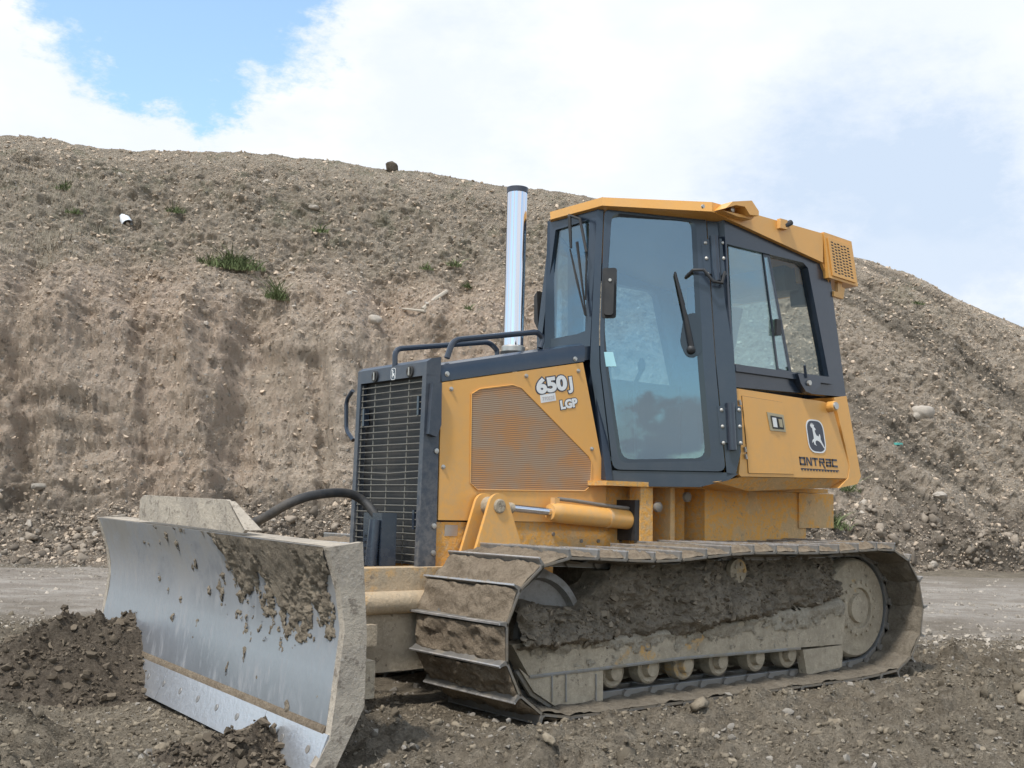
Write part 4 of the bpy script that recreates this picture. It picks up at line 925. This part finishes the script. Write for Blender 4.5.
def onword():
    # squared letters drawn as bars: O N T R A C
    b = B(); W_ = (t1-t0).length; cw = W_/6.0; H_ = .058; th = .0135
    uv = Vector((-.2, 0, 1)).normalized(); uu = (t1-t0).normalized()
    def bar(x0, z0_, x1, z1_): b.prism([t0+uu*x0+uv*z0_, t0+uu*x1+uv*z0_, t0+uu*x1+uv*z1_, t0+uu*x0+uv*z1_], (0, -.0025, 0))
    w = cw*.86
    G = {'O': [(0, 0, w, th), (0, H_-th, w, H_), (0, 0, th, H_), (w-th, 0, w, H_)], 'N': [(0, 0, th, H_), (w-th, 0, w, H_)],
         'T': [(-w*.05, H_-th, w*.98, H_), (w*.35, 0, w*.35+th, H_)], 'R': [(w*.0, 0, th, H_*.72), (w*.05, H_-th, w, H_), (w-th, H_*.45, w, H_), (0, H_*.42, w, H_*.42+th*.8)],
         'a': [(th*.3, 0, w, th), (th*.3, H_-th, w, H_), (w-th, 0, w, H_), (th*.3, 0, th*1.3, H_*.55), (th*.3, H_*.45, w, H_*.45+th*.8)], 'C': [(0, 0, w, th), (0, H_-th, w, H_), (0, 0, th, H_)]}
    for k, ch_ in enumerate(('O', 'N', 'T', 'R', 'a', 'C')):
        for x0, z0_, x1, z1_ in G[ch_]: bar(k*cw+x0, z0_, k*cw+x1, z1_)
    b.prism([t0+uu*(cw+th*.4)+uv*H_, t0+uu*(cw+th*1.5)+uv*H_, t0+uu*(cw+w-th*.3)+uv*0, t0+uu*(cw+w-th*1.4)+uv*0], (0, -.0025, 0))
    b.prism([t0+uu*(3*cw+w*.45)+uv*H_*.45, t0+uu*(3*cw+w*.45+th)+uv*H_*.45, t0+uu*(3*cw+w*1.1)+uv*(-.014), t0+uu*(3*cw+w*1.1-th*1.3)+uv*(-.014)], (0, -.0025, 0))
    b.prism([t0+uu*.004-uv*.020, t0+uu*W_-uv*.020, t0+uu*W_-uv*.026, t0+uu*.004-uv*.026], (0, -.0025, 0))
    for k in range(13):
        x0 = .006+k*(W_-.01)/13; b.prism([t0+uu*x0-uv*.024, t0+uu*(x0+W_/22)-uv*.024, t0+uu*(x0+W_/22*.8)-uv*.036, t0+uu*(x0+W_/22*.2)-uv*.036], (0, -.0025, 0))
    return b.build('wordmark', m_navy, tank)
onword()

# chassis under the cab ----------------------------------------------------
YP = .74; cs_ = B()
zpl = on(720, 489.5, y=YP).z
cs_.box((1.10, YP, zpl), (3.38, 2*YC-YP, zpl+.03), .004)
cs_.box((1.72, YP+.04, .60), (1.76, YP+.5, zpl)); 
px0 = on(706, 500, y=YP).x; px1 = on(799, 545, y=YP).x; px2 = on(833, 500, y=YP).x; zc = on(815, 528, y=YP).z
cs_.box((px0, YP+.012, .5), (px1+.1, 2*YC-YP-.012, zpl-.002), .006)
cs_.box((px1, YP-.004, zc), (px2, 2*YC-YP+.004, zpl-.004), .006)
cs_.box((on(645, 500, y=YP).x-.02, YP+.02, .6), (on(655, 500, y=YP).x, YP+.12, zpl-.002), .004)
cs_.prism([(px0-.20, YP+.30, zpl), (px0-.04, YP+.16, zpl), (px0-.04, YP+.16, .6), (px0-.26, YP+.30, .6)], (.01, .02, 0))
cs_.box((1.1, YH+.02, .5), (px0+.1, 2*YC-YH-.02, zpl-.002))
ch0 = cs_.build('chassis', m_chas, ROOT)
for px, py in ((657, 507), (686, 497)): B().lathe(on(px, py, y=YP+.02), (0, -1, 0), [(0, .035), (.02, .033), (.03, .018)], 14).build('bolt', m_link, ch0)
B().box((-.05, YP+.1, .35), (3.2, 2*YC-YP-.1, .62), .03).build('belly_pan', m_muddy, ch0)

# blade lift cylinder --------------------------------------------------------
YL = .84
c0, c1 = on(492, 506, y=YL), on(634, 520.5, y=YL+.0); ax_ = (c1-c0).normalized()
pos = lambda px: c0.lerp(c1, (px-492)/146)
cy = B(); cy.tube([pos(548), pos(553), pos(556), pos(632)], [.050, .060, .062, .062], 24); cyl = cy.build('lift_cylinder', m_yel, ROOT)
B().tube([c0, pos(550)], .024, 20).build('piston_rod', m_chrome, cyl)
k_ = B(); k_.tube([pos(500), pos(511)], .032, 16); k_.lathe(c0+Vector((0, .05, 0)), (0, -1, 0), [(0, .055), (.10, .055)], 20); k_.build('rod_eye', m_tan, cyl)
k_ = B(); k_.tube([pos(556)+Vector((0, 0, .085)), pos(570)+Vector((0, 0, .085)), pos(610)+Vector((0, -.01, .075)), pos(634)+Vector((0, -.01, .075))], .012, 8); k_.build('hydraulic_line', m_link, cyl)
k_ = B(); k_.box(pos(553)+Vector((-.02, -.02, .04)), pos(553)+Vector((.02, .02, .09)), .004); k_.tube([pos(606), pos(609)], .066, 24); k_.build('line_bracket', m_yeld, cyl)
k_ = B(); e0 = pos(634); k_.box(e0+Vector((-.03, -.07, -.13)), e0+Vector((.03, .14, .13)), .02); k_.build('trunnion', m_rub, cyl)
k_ = B(); k_.lathe(on(643.5, 518, y=YL-.03), (0, -1, 0), [(-.02, .05), (0, .052), (.012, .046), (.014, .03)], 22); k_.build('pin', m_tan, cyl)
# pivot ears on the C-frame
ear = B()
for off, dx in ((-.07, .0), (.04, -.02)):
    c = c0+Vector((dx, off, 0)); pts = [c+Vector((.25, 0, -.42)), c+Vector((-.22, 0, -.42))]
    for k in range(9):
        a = math.pi*.94-k/8*math.pi*.88; pts.append(c+Vector((math.cos(a)*.075, 0, math.sin(a)*.075)))
    ear.prism(pts, (0, .022, 0), .004)
eo = ear.build('cylinder_ear', m_yel, ROOT)
k_ = B(); k_.lathe(c0+Vector((0, -.07, 0)), (0, -1, 0), [(-.2, .042), (.008, .042), (.014, .034)], 20); k_.build('pin', m_tan, eo)
# far side pair
k_ = B(); k_.tube([mir(pos(553)), mir(pos(632))], .062, 20); k_.tube([mir(c0), mir(pos(553))], .024, 16); k_.build('lift_cylinder', m_yel, ROOT)

# blade -----------------------------------------------------------------
BN = Vector((-1.375, -.25, 0)); BA = R(2.0); BW = 3.25
bu = Vector((math.sin(BA), math.cos(BA), .018)).normalized(); bf = Vector((-math.cos(BA), math.sin(BA), 0))   # along the blade, and forwards
def bp(u, f, z): return BN+bu*u+bf*f+Vector((0, 0, z))
PROF = [(.043, .918), (.010, .83), (-.026, .73), (-.046, .64), (-.052, .56), (-.046, .47), (-.031, .38), (-.012, .26), (.0, .145)]     # (forwards, height) front face
def prof(v):
    k = v*(len(PROF)-1); i = min(int(k), len(PROF)-2); f = k-i; return PROF[i][0]*(1-f)+PROF[i+1][0]*f, PROF[i][1]*(1-f)+PROF[i+1][1]*f
bm_ = B(); loop = [bp(.044, f, z) for f, z in PROF]+[bp(.044, f-.03, z) for f, z in PROF[::-1]]
bm_.prism(loop, bu*(BW-.088), .002, 1); blade = bm_.build('blade', m_mold, ROOT, 25)
ce = B()
for k, (u0, u1) in enumerate(((.004, .60), (.603, 1.9), (1.903, 2.72), (2.723, BW-.004))):
    ce.prism([bp(u0, .008, .15), bp(u0, .075, -.015), bp(u0, .055, -.02), bp(u0, -.02, .14)], bu*(u1-u0), .002, 1)
edge_o = ce.build('cutting_edge', m_edge, blade)
for k in range(13):
    u = .12+k*.25; B().lathe(bp(u, .041, .073), bf+Vector((0, 0, .3)), [(0, .018), (.002, .016)], 14).build('plow_bolt', m_idler, edge_o)
ep = B()
END = [on(*q, y=-.25) for q in ((328, 547.5), (340.5, 592), (345, 630), (339, 675), (330, 739), (315, 768))]
END += [Vector((-1.43, -.25, -.03)), Vector((-1.35, -.25, .0)), Vector((-1.215, -.25, .25)), Vector((-1.215, -.25, .55)), Vector((-1.25, -.25, .94))]
ep.prism(END, (0, .045, 0), .005); ep.build('end_plate', m_plate, blade)
ep = B(); sh = bu*(BW-.045)+Vector((0, 0, 0)); ep.prism([p+sh for p in END], (0, .045, 0), .005); ep.build('end_plate', m_plate, blade)
tr_ = B(); tr_.prism([bp(.046, .030, .921), bp(.046, .010, .90), bp(.046, -.13, .90), bp(.046, -.13, .925)], bu*(BW-.092), .004); tr_.build('top_rail', m_plate, blade)
# spill guard: flat raised plate on the middle of the top rail
pn = bf; P0 = bp(0, .040, .90)
def bq(px, py, off=0): return onp(px, py, P0+pn*off, pn)
sg = B(); sg.prism([bq(139, 520), bq(140, 499), bq(144, 495), bq(226, 499.5), bq(230, 503), bq(245, 530), bq(243, 533)], pn*-.02+bf*-.0, .004)
sg.prism([bq(228, 501), bq(243, 530), bq(243, 530)+bf*-.09, bq(228, 501)+bf*-.03], bu*-.02, .004)
sg.build('spill_guard', m_plate, blade)
dr = B(); dr.prism([bp(.045, -.002, .178), bp(.045, .009, .160), bp(.045, .010, .142), bp(.045, .0, .135)], bu*(BW-.09)); dr.build('weld_seam', m_mudl, blade)
# back of the blade: ribs and pivot
bk = B()
for u in (.35, 1.1, 1.55, 2.1, 2.8): bk.prism([bp(u, -.08, .90), bp(u, -.20, .85), bp(u, -.22, .2), bp(u, -.07, .16)], bu*.03, .004)
bk.prism([bp(.1, -.09, .42), bp(.1, -.26, .42), bp(.1, -.26, .26), bp(.1, -.06, .26)], bu*(BW-.2), .006)
bk.prism([bp(1.2, -.1, .88), bp(1.2, -.42, .80), bp(1.2, -.42, .22), bp(1.2, -.06, .22)], bu*.65, .02)
bk.build('blade_back', m_muddy, blade)
# mud thrown up over the moldboard
nu, nv = 420, 190; U, V = np.meshgrid(np.linspace(.04, BW-.04, nu), np.linspace(0.0, .98, nv))
pf = np.array([prof(v) for v in V[:, 0]]); FZ = pf[:, 0][:, None]+0*U; ZZ = pf[:, 1][:, None]+0*U
n1 = fbm(U*5, V*4, .3, 5, .6, seed=201); n2 = fbm(U*22, V*12, .7, 4, .6, seed=202)
VB = np.interp(U, [0, .04, .10, .2, .27, .36, .6, .76, .95, 1.12, 1.22, 1.4], [-.1, .25, .58, .60, .44, .52, .56, .46, .36, .34, .22, -.3])
mask = (VB-V)*2.2*np.where(U < .32, .55, 1)+.85*n1+.8*n2-.30*sstep(.42, .15, U)+.25*fbm(U*45, V*22, 2, 3, .6, seed=209)
spk = fbm(U*14, V*7, 3.3, 4, .6, seed=203)-.40+.12*(1-V)-.12*sstep(1.5, 2.6, U); mask = np.maximum(mask, spk*1.6)
th_ = np.clip(mask, -.02, .6)*.042*(.7+.6*fbm(U*9, V*6, 9, 3, .6, seed=207)*.8+.4)
F_ = FZ+np.clip(th_, -.003, .08)
co = np.array(BN)[None, None]+U[..., None]*np.array(bu)+F_[..., None]*np.array(bf); co[..., 2] += ZZ
tag(link('mud', grid_mesh('mud', co[..., 0], co[..., 1], co[..., 2], mask > -.03), blade, [m_mud], 180), kind='stuff')

# push frame, hose -------------------------------------------------------
pf_ = B()
zA, zB = on(400, 568, y=.84).z, on(400, 592, y=.84).z
pf_.prism([(-1.12, .86, zA), (.10, .84, zA+.0), (.10, .84, zB), (-1.12, .86, zB)], (0, .16, 0), .008)
pf_.tube([(-1.15, .84, zB-.055), (.15, .84, zB-.055)], .062, 20)
pf_.build('push_arm', m_arm, ROOT)
cf = B(); z2 = on(390, 618, y=.84).z; z3 = on(390, 668, y=.84).z
cf.prism([(-1.1, .86, z2+.05), (-.15, .84, z2+.05), (.3, .84, z2), (.3, .84, z3), (-.3, .84, z3-.02), (-1.1, .86, z3-.02)], (0, .18, 0), .012)
cf.box((-1.05, .74, z2-.13), (-.55, .87, z2-.02), .01); cf.box((-1.1, .80, z2+.06), (-.72, .90, z2+.16), .01)
cf.prism([(-1.1, 1.76, z2+.05), (.3, 1.82, z2), (.3, 1.82, z3), (-1.1, 1.76, z3)], (0, .18, 0), .012)
cf.box((-1.15, .62, z3), (-.85, 1.98, z2+.05), .02); cf.build('push_frame', m_muddy, ROOT)
hz_ = [on(244, 527, x=-1.05), on(262, 519, x=-1.0), on(290, 503, x=-.9), on(315, 495, x=-.75), on(345, 493, x=-.5), on(362, 500, x=-.38), on(374, 513, x=-.34), on(379, 530, x=-.33), on(380, 565, x=-.33)]
def smooth_path(p, n=6):
    out = []
    for i in range(len(p)-1):
        a, b, c, d_ = p[max(i-1, 0)], p[i], p[i+1], p[min(i+2, len(p)-1)]
        for k in range(n):
            t = k/n; out.append(.5*((2*b)+(c-a)*t+(2*a-5*b+4*c-d_)*t*t+(3*b-a-3*c+d_)*t**3))
    return out+[p[-1]]
hs_ = B(); sp2 = smooth_path(hz_); hs_.tube(sp2, .026, 14); hose = hs_.build('hydraulic_hose', m_hose, ROOT)
bx_ = B(); hb0 = on(373, 530, x=-.33); bx_.box(Vector((-.36, hb0.y-.14, zA)), Vector((-.26, hb0.y+.06, hb0.z+.10)), .02); bx_.tube([(-.40, hb0.y-.10, zA), (-.38, hb0.y-.10, hb0.z+.06)], .035, 12)
for k in range(5): bx_.box((-.372, hb0.y-.05, zA+.03+k*.035), (-.36, hb0.y+.04, zA+.045+k*.035), .002)
bx_.build('hose_guard', m_blk, ROOT)

# tracks -----------------------------------------------------------------
IC, IR, SC, SR = (.14, .435), .458, (3.03, .452), .462
def loop_pts():
    P = []
    for k in range(40):                                   # idler: bottom -> front -> top
        a = -math.pi/2-math.pi*k/39; P.append((IC[0]+IR*math.cos(a), IC[1]+IR*math.sin(a)))
    xs = np.linspace(IC[0], SC[0], 60)[1:-1]
    for x in xs:                                          # upper run sags either side of the carrier roller
        t = (x-IC[0])/(SC[0]-IC[0]); z = .89+.026*t
        sag = -.030*math.sin(math.pi*min(1, (x-IC[0])/1.45))**2 if x < 1.6 else -.012*math.sin(math.pi*(x-1.6)/(SC[0]-1.6))**2
        P.append((x, z+sag))
    for k in range(40):
        a = math.pi/2-math.pi*k/39; P.append((SC[0]+SR*math.cos(a), SC[1]+SR*math.sin(a)))
    for x in xs[::-1]: P.append((x, -.023+.013*sstep(2.6, 3.03, x)))
    return np.array(P)
LP = loop_pts(); seg = np.diff(np.vstack([LP, LP[:1]]), axis=0); sl2 = np.hypot(seg[:, 0], seg[:, 1]); cum = np.concatenate([[0], np.cumsum(sl2)]); TOT = cum[-1]
NS = 41; PITCH = TOT/NS
def at_len(s):
    s %= TOT; i = np.searchsorted(cum, s, 'right')-1; i = min(i, len(LP)-1); f = (s-cum[i])/sl2[i]; return LP[i]+seg[i]*f
W_S = .80
def shoe_mesh(var):
    b = B(); h = PITCH/2
    # u along travel, v across, w outwards (0 = grouser tip)
    b.prism([(-h*.96, 0, -.053), (-h*.80, 0, -.045), (h*.72, 0, -.045), (h*.84, 0, -.036), (h*.90, 0, 0), (h*.99, 0, 0), (h*1.03, 0, -.046), (h*.9, 0, -.055), (-h*.8, 0, -.055)], (0, W_S, 0), .004, 1, 0)
    b.prism([(h*.89, -.002, -.005), (h*.90, -.002, .0015), (h*.99, -.002, .0015), (h*1.01, -.002, -.006)], (0, W_S+.004, 0), .001, 1, 2)
    b.box((-h*.95, .0, -.0585), (h*.95, W_S, -.0552), 0, 1, 5)
    for v0 in (.255, .415):                               # chain links below the plate
        b.prism([(-h*1.1, v0, -.066), (-h*.8, v0, -.055), (h*.8, v0, -.055), (h*1.1, v0, -.066), (h*1.12, v0, -.095), (h*.6, v0, -.104), (-h*.6, v0, -.104), (-h*1.12, v0, -.095)], (0, .045, 0), .004, 1, 1)
        b.box((-h*.95, v0+.004, -.107), (h*.95, v0+.041, -.103), 0, 1, 3)
    b.tube([(-h, .235, -.08), (-h, .48, -.08)], .026, 12, 1)
    for uu in (-h*.4, h*.35):
        for v0 in (.24, .475): b.tube([(uu, v0, -.052), (uu, v0, -.07)], .013, 6, 1)
    o = b.build('tmp', [m_shoe, m_link, m_shoee, m_chain, m_mudl, m_mudi], None, 30); me = o.data; bpy.data.objects.remove(o)
    # packed mud on the plate
    nu_, nv_ = 14, 48; U_, V_ = np.meshgrid(np.linspace(-h*.95, h*.80, nu_), np.linspace(.006, W_S-.006, nv_))
    n_ = fbm(U_*14+var*7, V_*7, var*3.1, 4, .6, seed=300+var); n3 = fbm(U_*30, V_*30, var, 3, .6, seed=320+var)
    t_ = .014+.034*n_+.016*n3+.016*sstep(-h, h*.7, U_); brd = np.minimum(1, np.minimum(V_, W_S-V_)/.03)*np.minimum(1, (U_+h)/.02)
    W__ = -.0445+t_*brd; k_m = None
    mm_ = grid_mesh('tmp2', U_, V_, W__, k_m)
    U2, V2 = np.meshgrid(np.linspace(-h*1.07, h*1.07, 12), np.linspace(.004, .25, 22))
    t2 = .006+.012*sstep(.0, .2, V2)+.022*fbm(U2*12, V2*12, var, 4, .6, seed=340+var); t2 = np.maximum(t2*(1-(np.abs(U2)/(h*1.08))**6), .002); mm3 = grid_mesh('tmp3', U2, V2, -.0592-t2)
    # join
    bm2 = bmesh.new(); bm2.from_mesh(me); k0 = len(bm2.faces); bm2.from_mesh(mm_); k1 = len(bm2.faces); bm2.from_mesh(mm3); bm2.faces.ensure_lookup_table()
    for q_, f in enumerate(bm2.faces[k0:]): f.material_index = 4 if q_+k0 < k1 else 5; f.smooth = True
    me2 = bpy.data.meshes.new('track_shoe'); bm2.to_mesh(me2); bm2.free()
    for mt in (m_shoe, m_link, m_shoee, m_chain, m_mudl, m_mudi): me2.materials.append(mt)
    try: me2.set_sharp_from_angle(angle=R(40))
    except Exception: pass
    return me2
shoes = [shoe_mesh(v) for v in range(5)]
# frame side beam, guards
YF = .19
fb = B()
ft = lambda *q: [on(a, b, y=YF) for a, b in q]
fb.prism(ft((512, 645), (529, 676), (602, 667.5), (680, 657.5), (800, 647.5), (843, 644), (846, 606), (790, 612), (700, 629), (640, 638), (560, 643), (530, 641)), (0, .10, 0), .008)
fb.prism(ft((519, 668), (534, 692), (555, 706), (603, 700.5), (603, 670), (560, 673), (529, 677)), (0, .06, 0), .005)
fb.prism(ft((803, 650), (807, 675), (842, 667), (843, 645)), (0, .06, 0), .006)
fb.box((.30, YF+.12, .25), (2.75, .56, .52), .02)
frm = fb.build('track_frame', m_muddy, ROOT)
tag(frm)
gb = B(); gb.tube([p+Vector((0, .03, 0)) for p in ft((520, 671), (534, 694), (555, 708), (603, 703))], .016, 6); gb.tube([p+Vector((0, .03, 0)) for p in ft((807, 676), (842, 668))], .016, 6); gb.tube([p for p in ft((529, 677), (602, 668.5), (680, 658.5), (800, 648.5))], .010, 6)
for px in (552, 566, 596): gb.tube([on(px, 674, y=YF-.004), on(px, 702, y=YF-.004)], .006, 6)
gb.build('guard_edge', m_gedge, frm)
idb = B(); idb.lathe((IC[0]+.015, .40, IC[1]-.01), (0, -1, 0), [(-.10, .30), (-.10, .345), (-.03, .345), (-.03, .36), (.05, .36), (.05, .345), (.12, .342), (.125, .325), (.13, .30), (.09, .285), (.075, .15), (.12, .12), (.14, .06)], 56)
idb.build('idler', m_idler, frm)
spb = B(); spb.lathe((SC[0]-.01, .40, SC[1]), (0, -1, 0), [(-.10, .2), (-.06, .335), (.08, .345), (.13, .335), (.145, .32), (.155, .20), (.17, .165), (.17, .14), (.15, .135), (.15, .10), (.175, .095), (.18, .01)], 56)
for k in range(18):
    a = 2*math.pi*k/18; spb.lathe((SC[0]-.01+.178*math.cos(a), .40-.155, SC[1]+.178*math.sin(a)), (0, -1, 0), [(0, .012), (.022, .011)], 8)
spb.build('final_drive', m_tan, frm)
tb_ = B()
for k in range(25):
    a = 2*math.pi*k/25; c, s_ = math.cos(a), math.sin(a); x0, z0_ = SC[0]-.01, SC[1]
    tb_.prism([(x0+c*.33-s_*.032, .345, z0_+s_*.33+c*.032), (x0+c*.375-s_*.012, .345, z0_+s_*.375+c*.012), (x0+c*.375+s_*.012, .345, z0_+s_*.375-c*.012), (x0+c*.33+s_*.032, .345, z0_+s_*.33-c*.032)], (0, .06, 0), .004)
tb_.build('sprocket', m_link, frm)
for x in (.42, .707, .995, 1.29, 1.60, 1.95, 2.27, 2.58):
    rl = B(); rl.lathe((x, .33, .188), (0, -1, 0), [(-.20, .07), (-.2, .088), (-.13, .088), (-.13, .07), (.0, .07), (.0, .09), (.075, .088), (.085, .075), (.07, .05), (.11, .042), (.115, .015)], 28); rl.build('roller', m_tan, frm)
cr = B(); c_r = on(737, 571, y=.22); cr.lathe(c_r, (0, 1, 0), [(-.02, .055), (-.012, .075), (.02, .078), (.03, .06), (.06, .06), (.065, .098), (.12, .098), (.125, .06), (.3, .06)], 28)
for a in range(5): cr.lathe(c_r+Vector((math.cos(a*1.257)*.045, -.018, math.sin(a*1.257)*.045)), (0, -1, 0), [(0, .013), (.012, .012)], 8)
cr.build('carrier_roller', m_tan, frm)
# mud packed on top of the frame
nx, nz = 300, 80; XX, VV = np.meshgrid(np.linspace(-.045, 2.80, nx), np.linspace(0, 1, nz))
ztop = np.interp(XX, [-.1, -.02, .1, .25, .40, .50, .65, 3], [.50, .60, .62, .60, .56, .64, .80, .83])+.03*fbm(XX*5, 0, 1, 4, seed=401)
zlow = np.interp(XX, [-.1, .3, .8, 1.45, 1.9, 2.4, 2.8], [.41, .42, .42, .455, .50, .53, .58])-.055+.035*fbm(XX*5, .5, 2, 2, .6, seed=402)+.03*fbm(XX*22, .5, 2, 3, .6, seed=409)
ZZ2 = zlow+(ztop-zlow)*VV
YY2 = .138+.06*(1-sstep(0, .13, VV))+.10*VV**1.6+.16*sstep(.86, 1, VV)*(XX < .6)+.085*fbm(XX*3, ZZ2*4, 2, 5, .62, seed=403)-.10*np.maximum(0, fbm(XX*7, ZZ2*7, 4, 4, .65, seed=406))+.035*fbm(XX*13, ZZ2*13, 2, 4, .68, seed=404, ridged=True)+.07*sstep(2.45, 2.8, XX)
YY2 = np.maximum(YY2, .10); pm_ = link('packed_mud', grid_mesh('packed_mud', XX, YY2, ZZ2), frm, [m_mud], 180)
q_ = rng.integers(0, XX.size, 1500); scatter('mud_crumbs', np.stack([XX.ravel()[q_], YY2.ravel()[q_], ZZ2.ravel()[q_]], -1), np.minimum(.006+.006*rng.pareto(2.3, 1500), .03), m_mudc, 1, jag=.4, parent=pm_)['kind'] = 'stuff'
tm = B(); tm.box((.0, .30, .35), (2.75, .66, .56), .04); tm.box((.6, .34, .35), (2.75, .66, .78), .03); tm.build('mud_core', m_mud, frm)
# dried splash crust along the beam
nx, nz = 240, 22; XX, VV = np.meshgrid(np.linspace(.05, 2.78, nx), np.linspace(0, 1, nz)); zb2 = .235+.02*XX/2.8; ZZ2 = zb2+(np.interp(XX, [0, .8, 1.45, 2.8], [.42, .43, .46, .58])-zb2)*VV
mk = fbm(XX*11, ZZ2*16, 7, 5, .7, seed=411)+.9*VV-.42; YY2 = YF-.002-np.clip(mk, -.1, .5)*.045*(1-sstep(.70, .95, VV))+.07*sstep(.72, 1, VV)
tag(link('dried_crust', grid_mesh('dried_crust', XX, YY2, ZZ2, mk > -.07), frm, [m_crust], 180), kind='stuff')
# shoes
def place_shoe(k, me, parent):
    s = (k+.35)*PITCH; a, b = at_len(s-PITCH/2), at_len(s+PITCH/2); c = (a+b)/2; t = Vector((b[0]-a[0], 0, b[1]-a[1])).normalized()
    nrm = Vector((-t.z, 0, t.x)); v = Vector((0, 1, 0))
    o = bpy.data.objects.new('track_shoe', me); COL.objects.link(o); o.parent = parent
    if nrm.dot(Vector((c[0]-1.5, 0, c[1]-.45))) < 0: nrm = -nrm
    mt = Matrix((( t.x, 0, nrm.x, c[0]), (0, 1, 0, 0), (t.z, 0, nrm.z, c[1]), (0, 0, 0, 1)))
    o.matrix_local = mt; return o
near = [place_shoe(k, shoes[(k*3) % 5], frm) for k in range(NS)]
# far track: a mirrored copy of the frame and everything on it
ff = frm.copy(); COL.objects.link(ff); ff.parent = ROOT; ff.scale = (1, -1, 1); ff.location = Vector((-ROOTLOC.x, 2*YC-ROOTLOC.y, 0))
for c in list(frm.children):
    d_ = c.copy(); COL.objects.link(d_); d_.parent = ff

# spoil pushed up by the blade ------------------------------------------------
def heap(name, cx_, cy_, rx, ry, h, rotz, label, seed, mat, nn=150, clods=500):
    u = np.linspace(-1.25, 1.25, nn); UU, VV = np.meshgrid(u, u); r = np.sqrt(UU**2+VV**2)
    c, s = math.cos(rotz), math.sin(rotz); X = cx_+c*UU*rx-s*VV*ry; Y = cy_+s*UU*rx+c*VV*ry
    def hh(X, Y, r):
        g = np.clip(1-r**1.3, -.3, 1)
        return np.maximum(-.06, h*g*(1+.35*fbm(X*2.5, Y*2.5, 1, 3, seed=seed))+(.13*fbm(X*5, Y*5, 2, 4, .6, seed=seed+1)+.045*fbm(X*14, Y*14, 2, 4, .62, seed=seed+2, ridged=True)+.11*np.maximum(0, fbm(X*9, Y*9, 5, 3, .6, seed=seed+3)))*np.clip(1.3-r, 0, 1))
    gz = ground_z(X, Y, False); Z = gz+hh(X, Y, r)-.02
    o = link(name, grid_mesh(name, X, Y, Z), None, [mat], 180); tag(o, label, 'soil heap')
    rg = rng.random((clods, 2)); rr = np.sqrt(rg[:, 0])*1.1; aa = rg[:, 1]*6.283; uu, vv = rr*np.cos(aa), rr*np.sin(aa)
    x = cx_+c*uu*rx-s*vv*ry; y = cy_+s*uu*rx+c*vv*ry; z = ground_z(x, y, False)+hh(x, y, rr)-.01
    o2 = scatter('clod_layer', np.stack([x, y, z], -1), np.minimum(.006+.006*rng.pareto(2.1, clods), .034), m_lump, 1, parent=o, jag=.25); tag(o2, kind='stuff')
    return o
hA = on(112, 668, z=.1)
heap('soil_heap', hA.x-.02, hA.y+.02, 1.38, .62, .41, math.atan2(math.cos(.35), math.sin(.35))-1.25, 'big dark heap of moist soil against the far end of the blade', 500, m_dark, 220, 3500)
hB = on(222, 750, z=.03)
heap('soil_heap', hB.x+.02, hB.y-.02, .38, .24, .14, -.9, 'small dark heap of soil at the middle of the cutting edge', 520, m_dark, 120, 900)
print('verts', sum(len(o.data.vertices) for o in S.objects if o.type == 'MESH'))
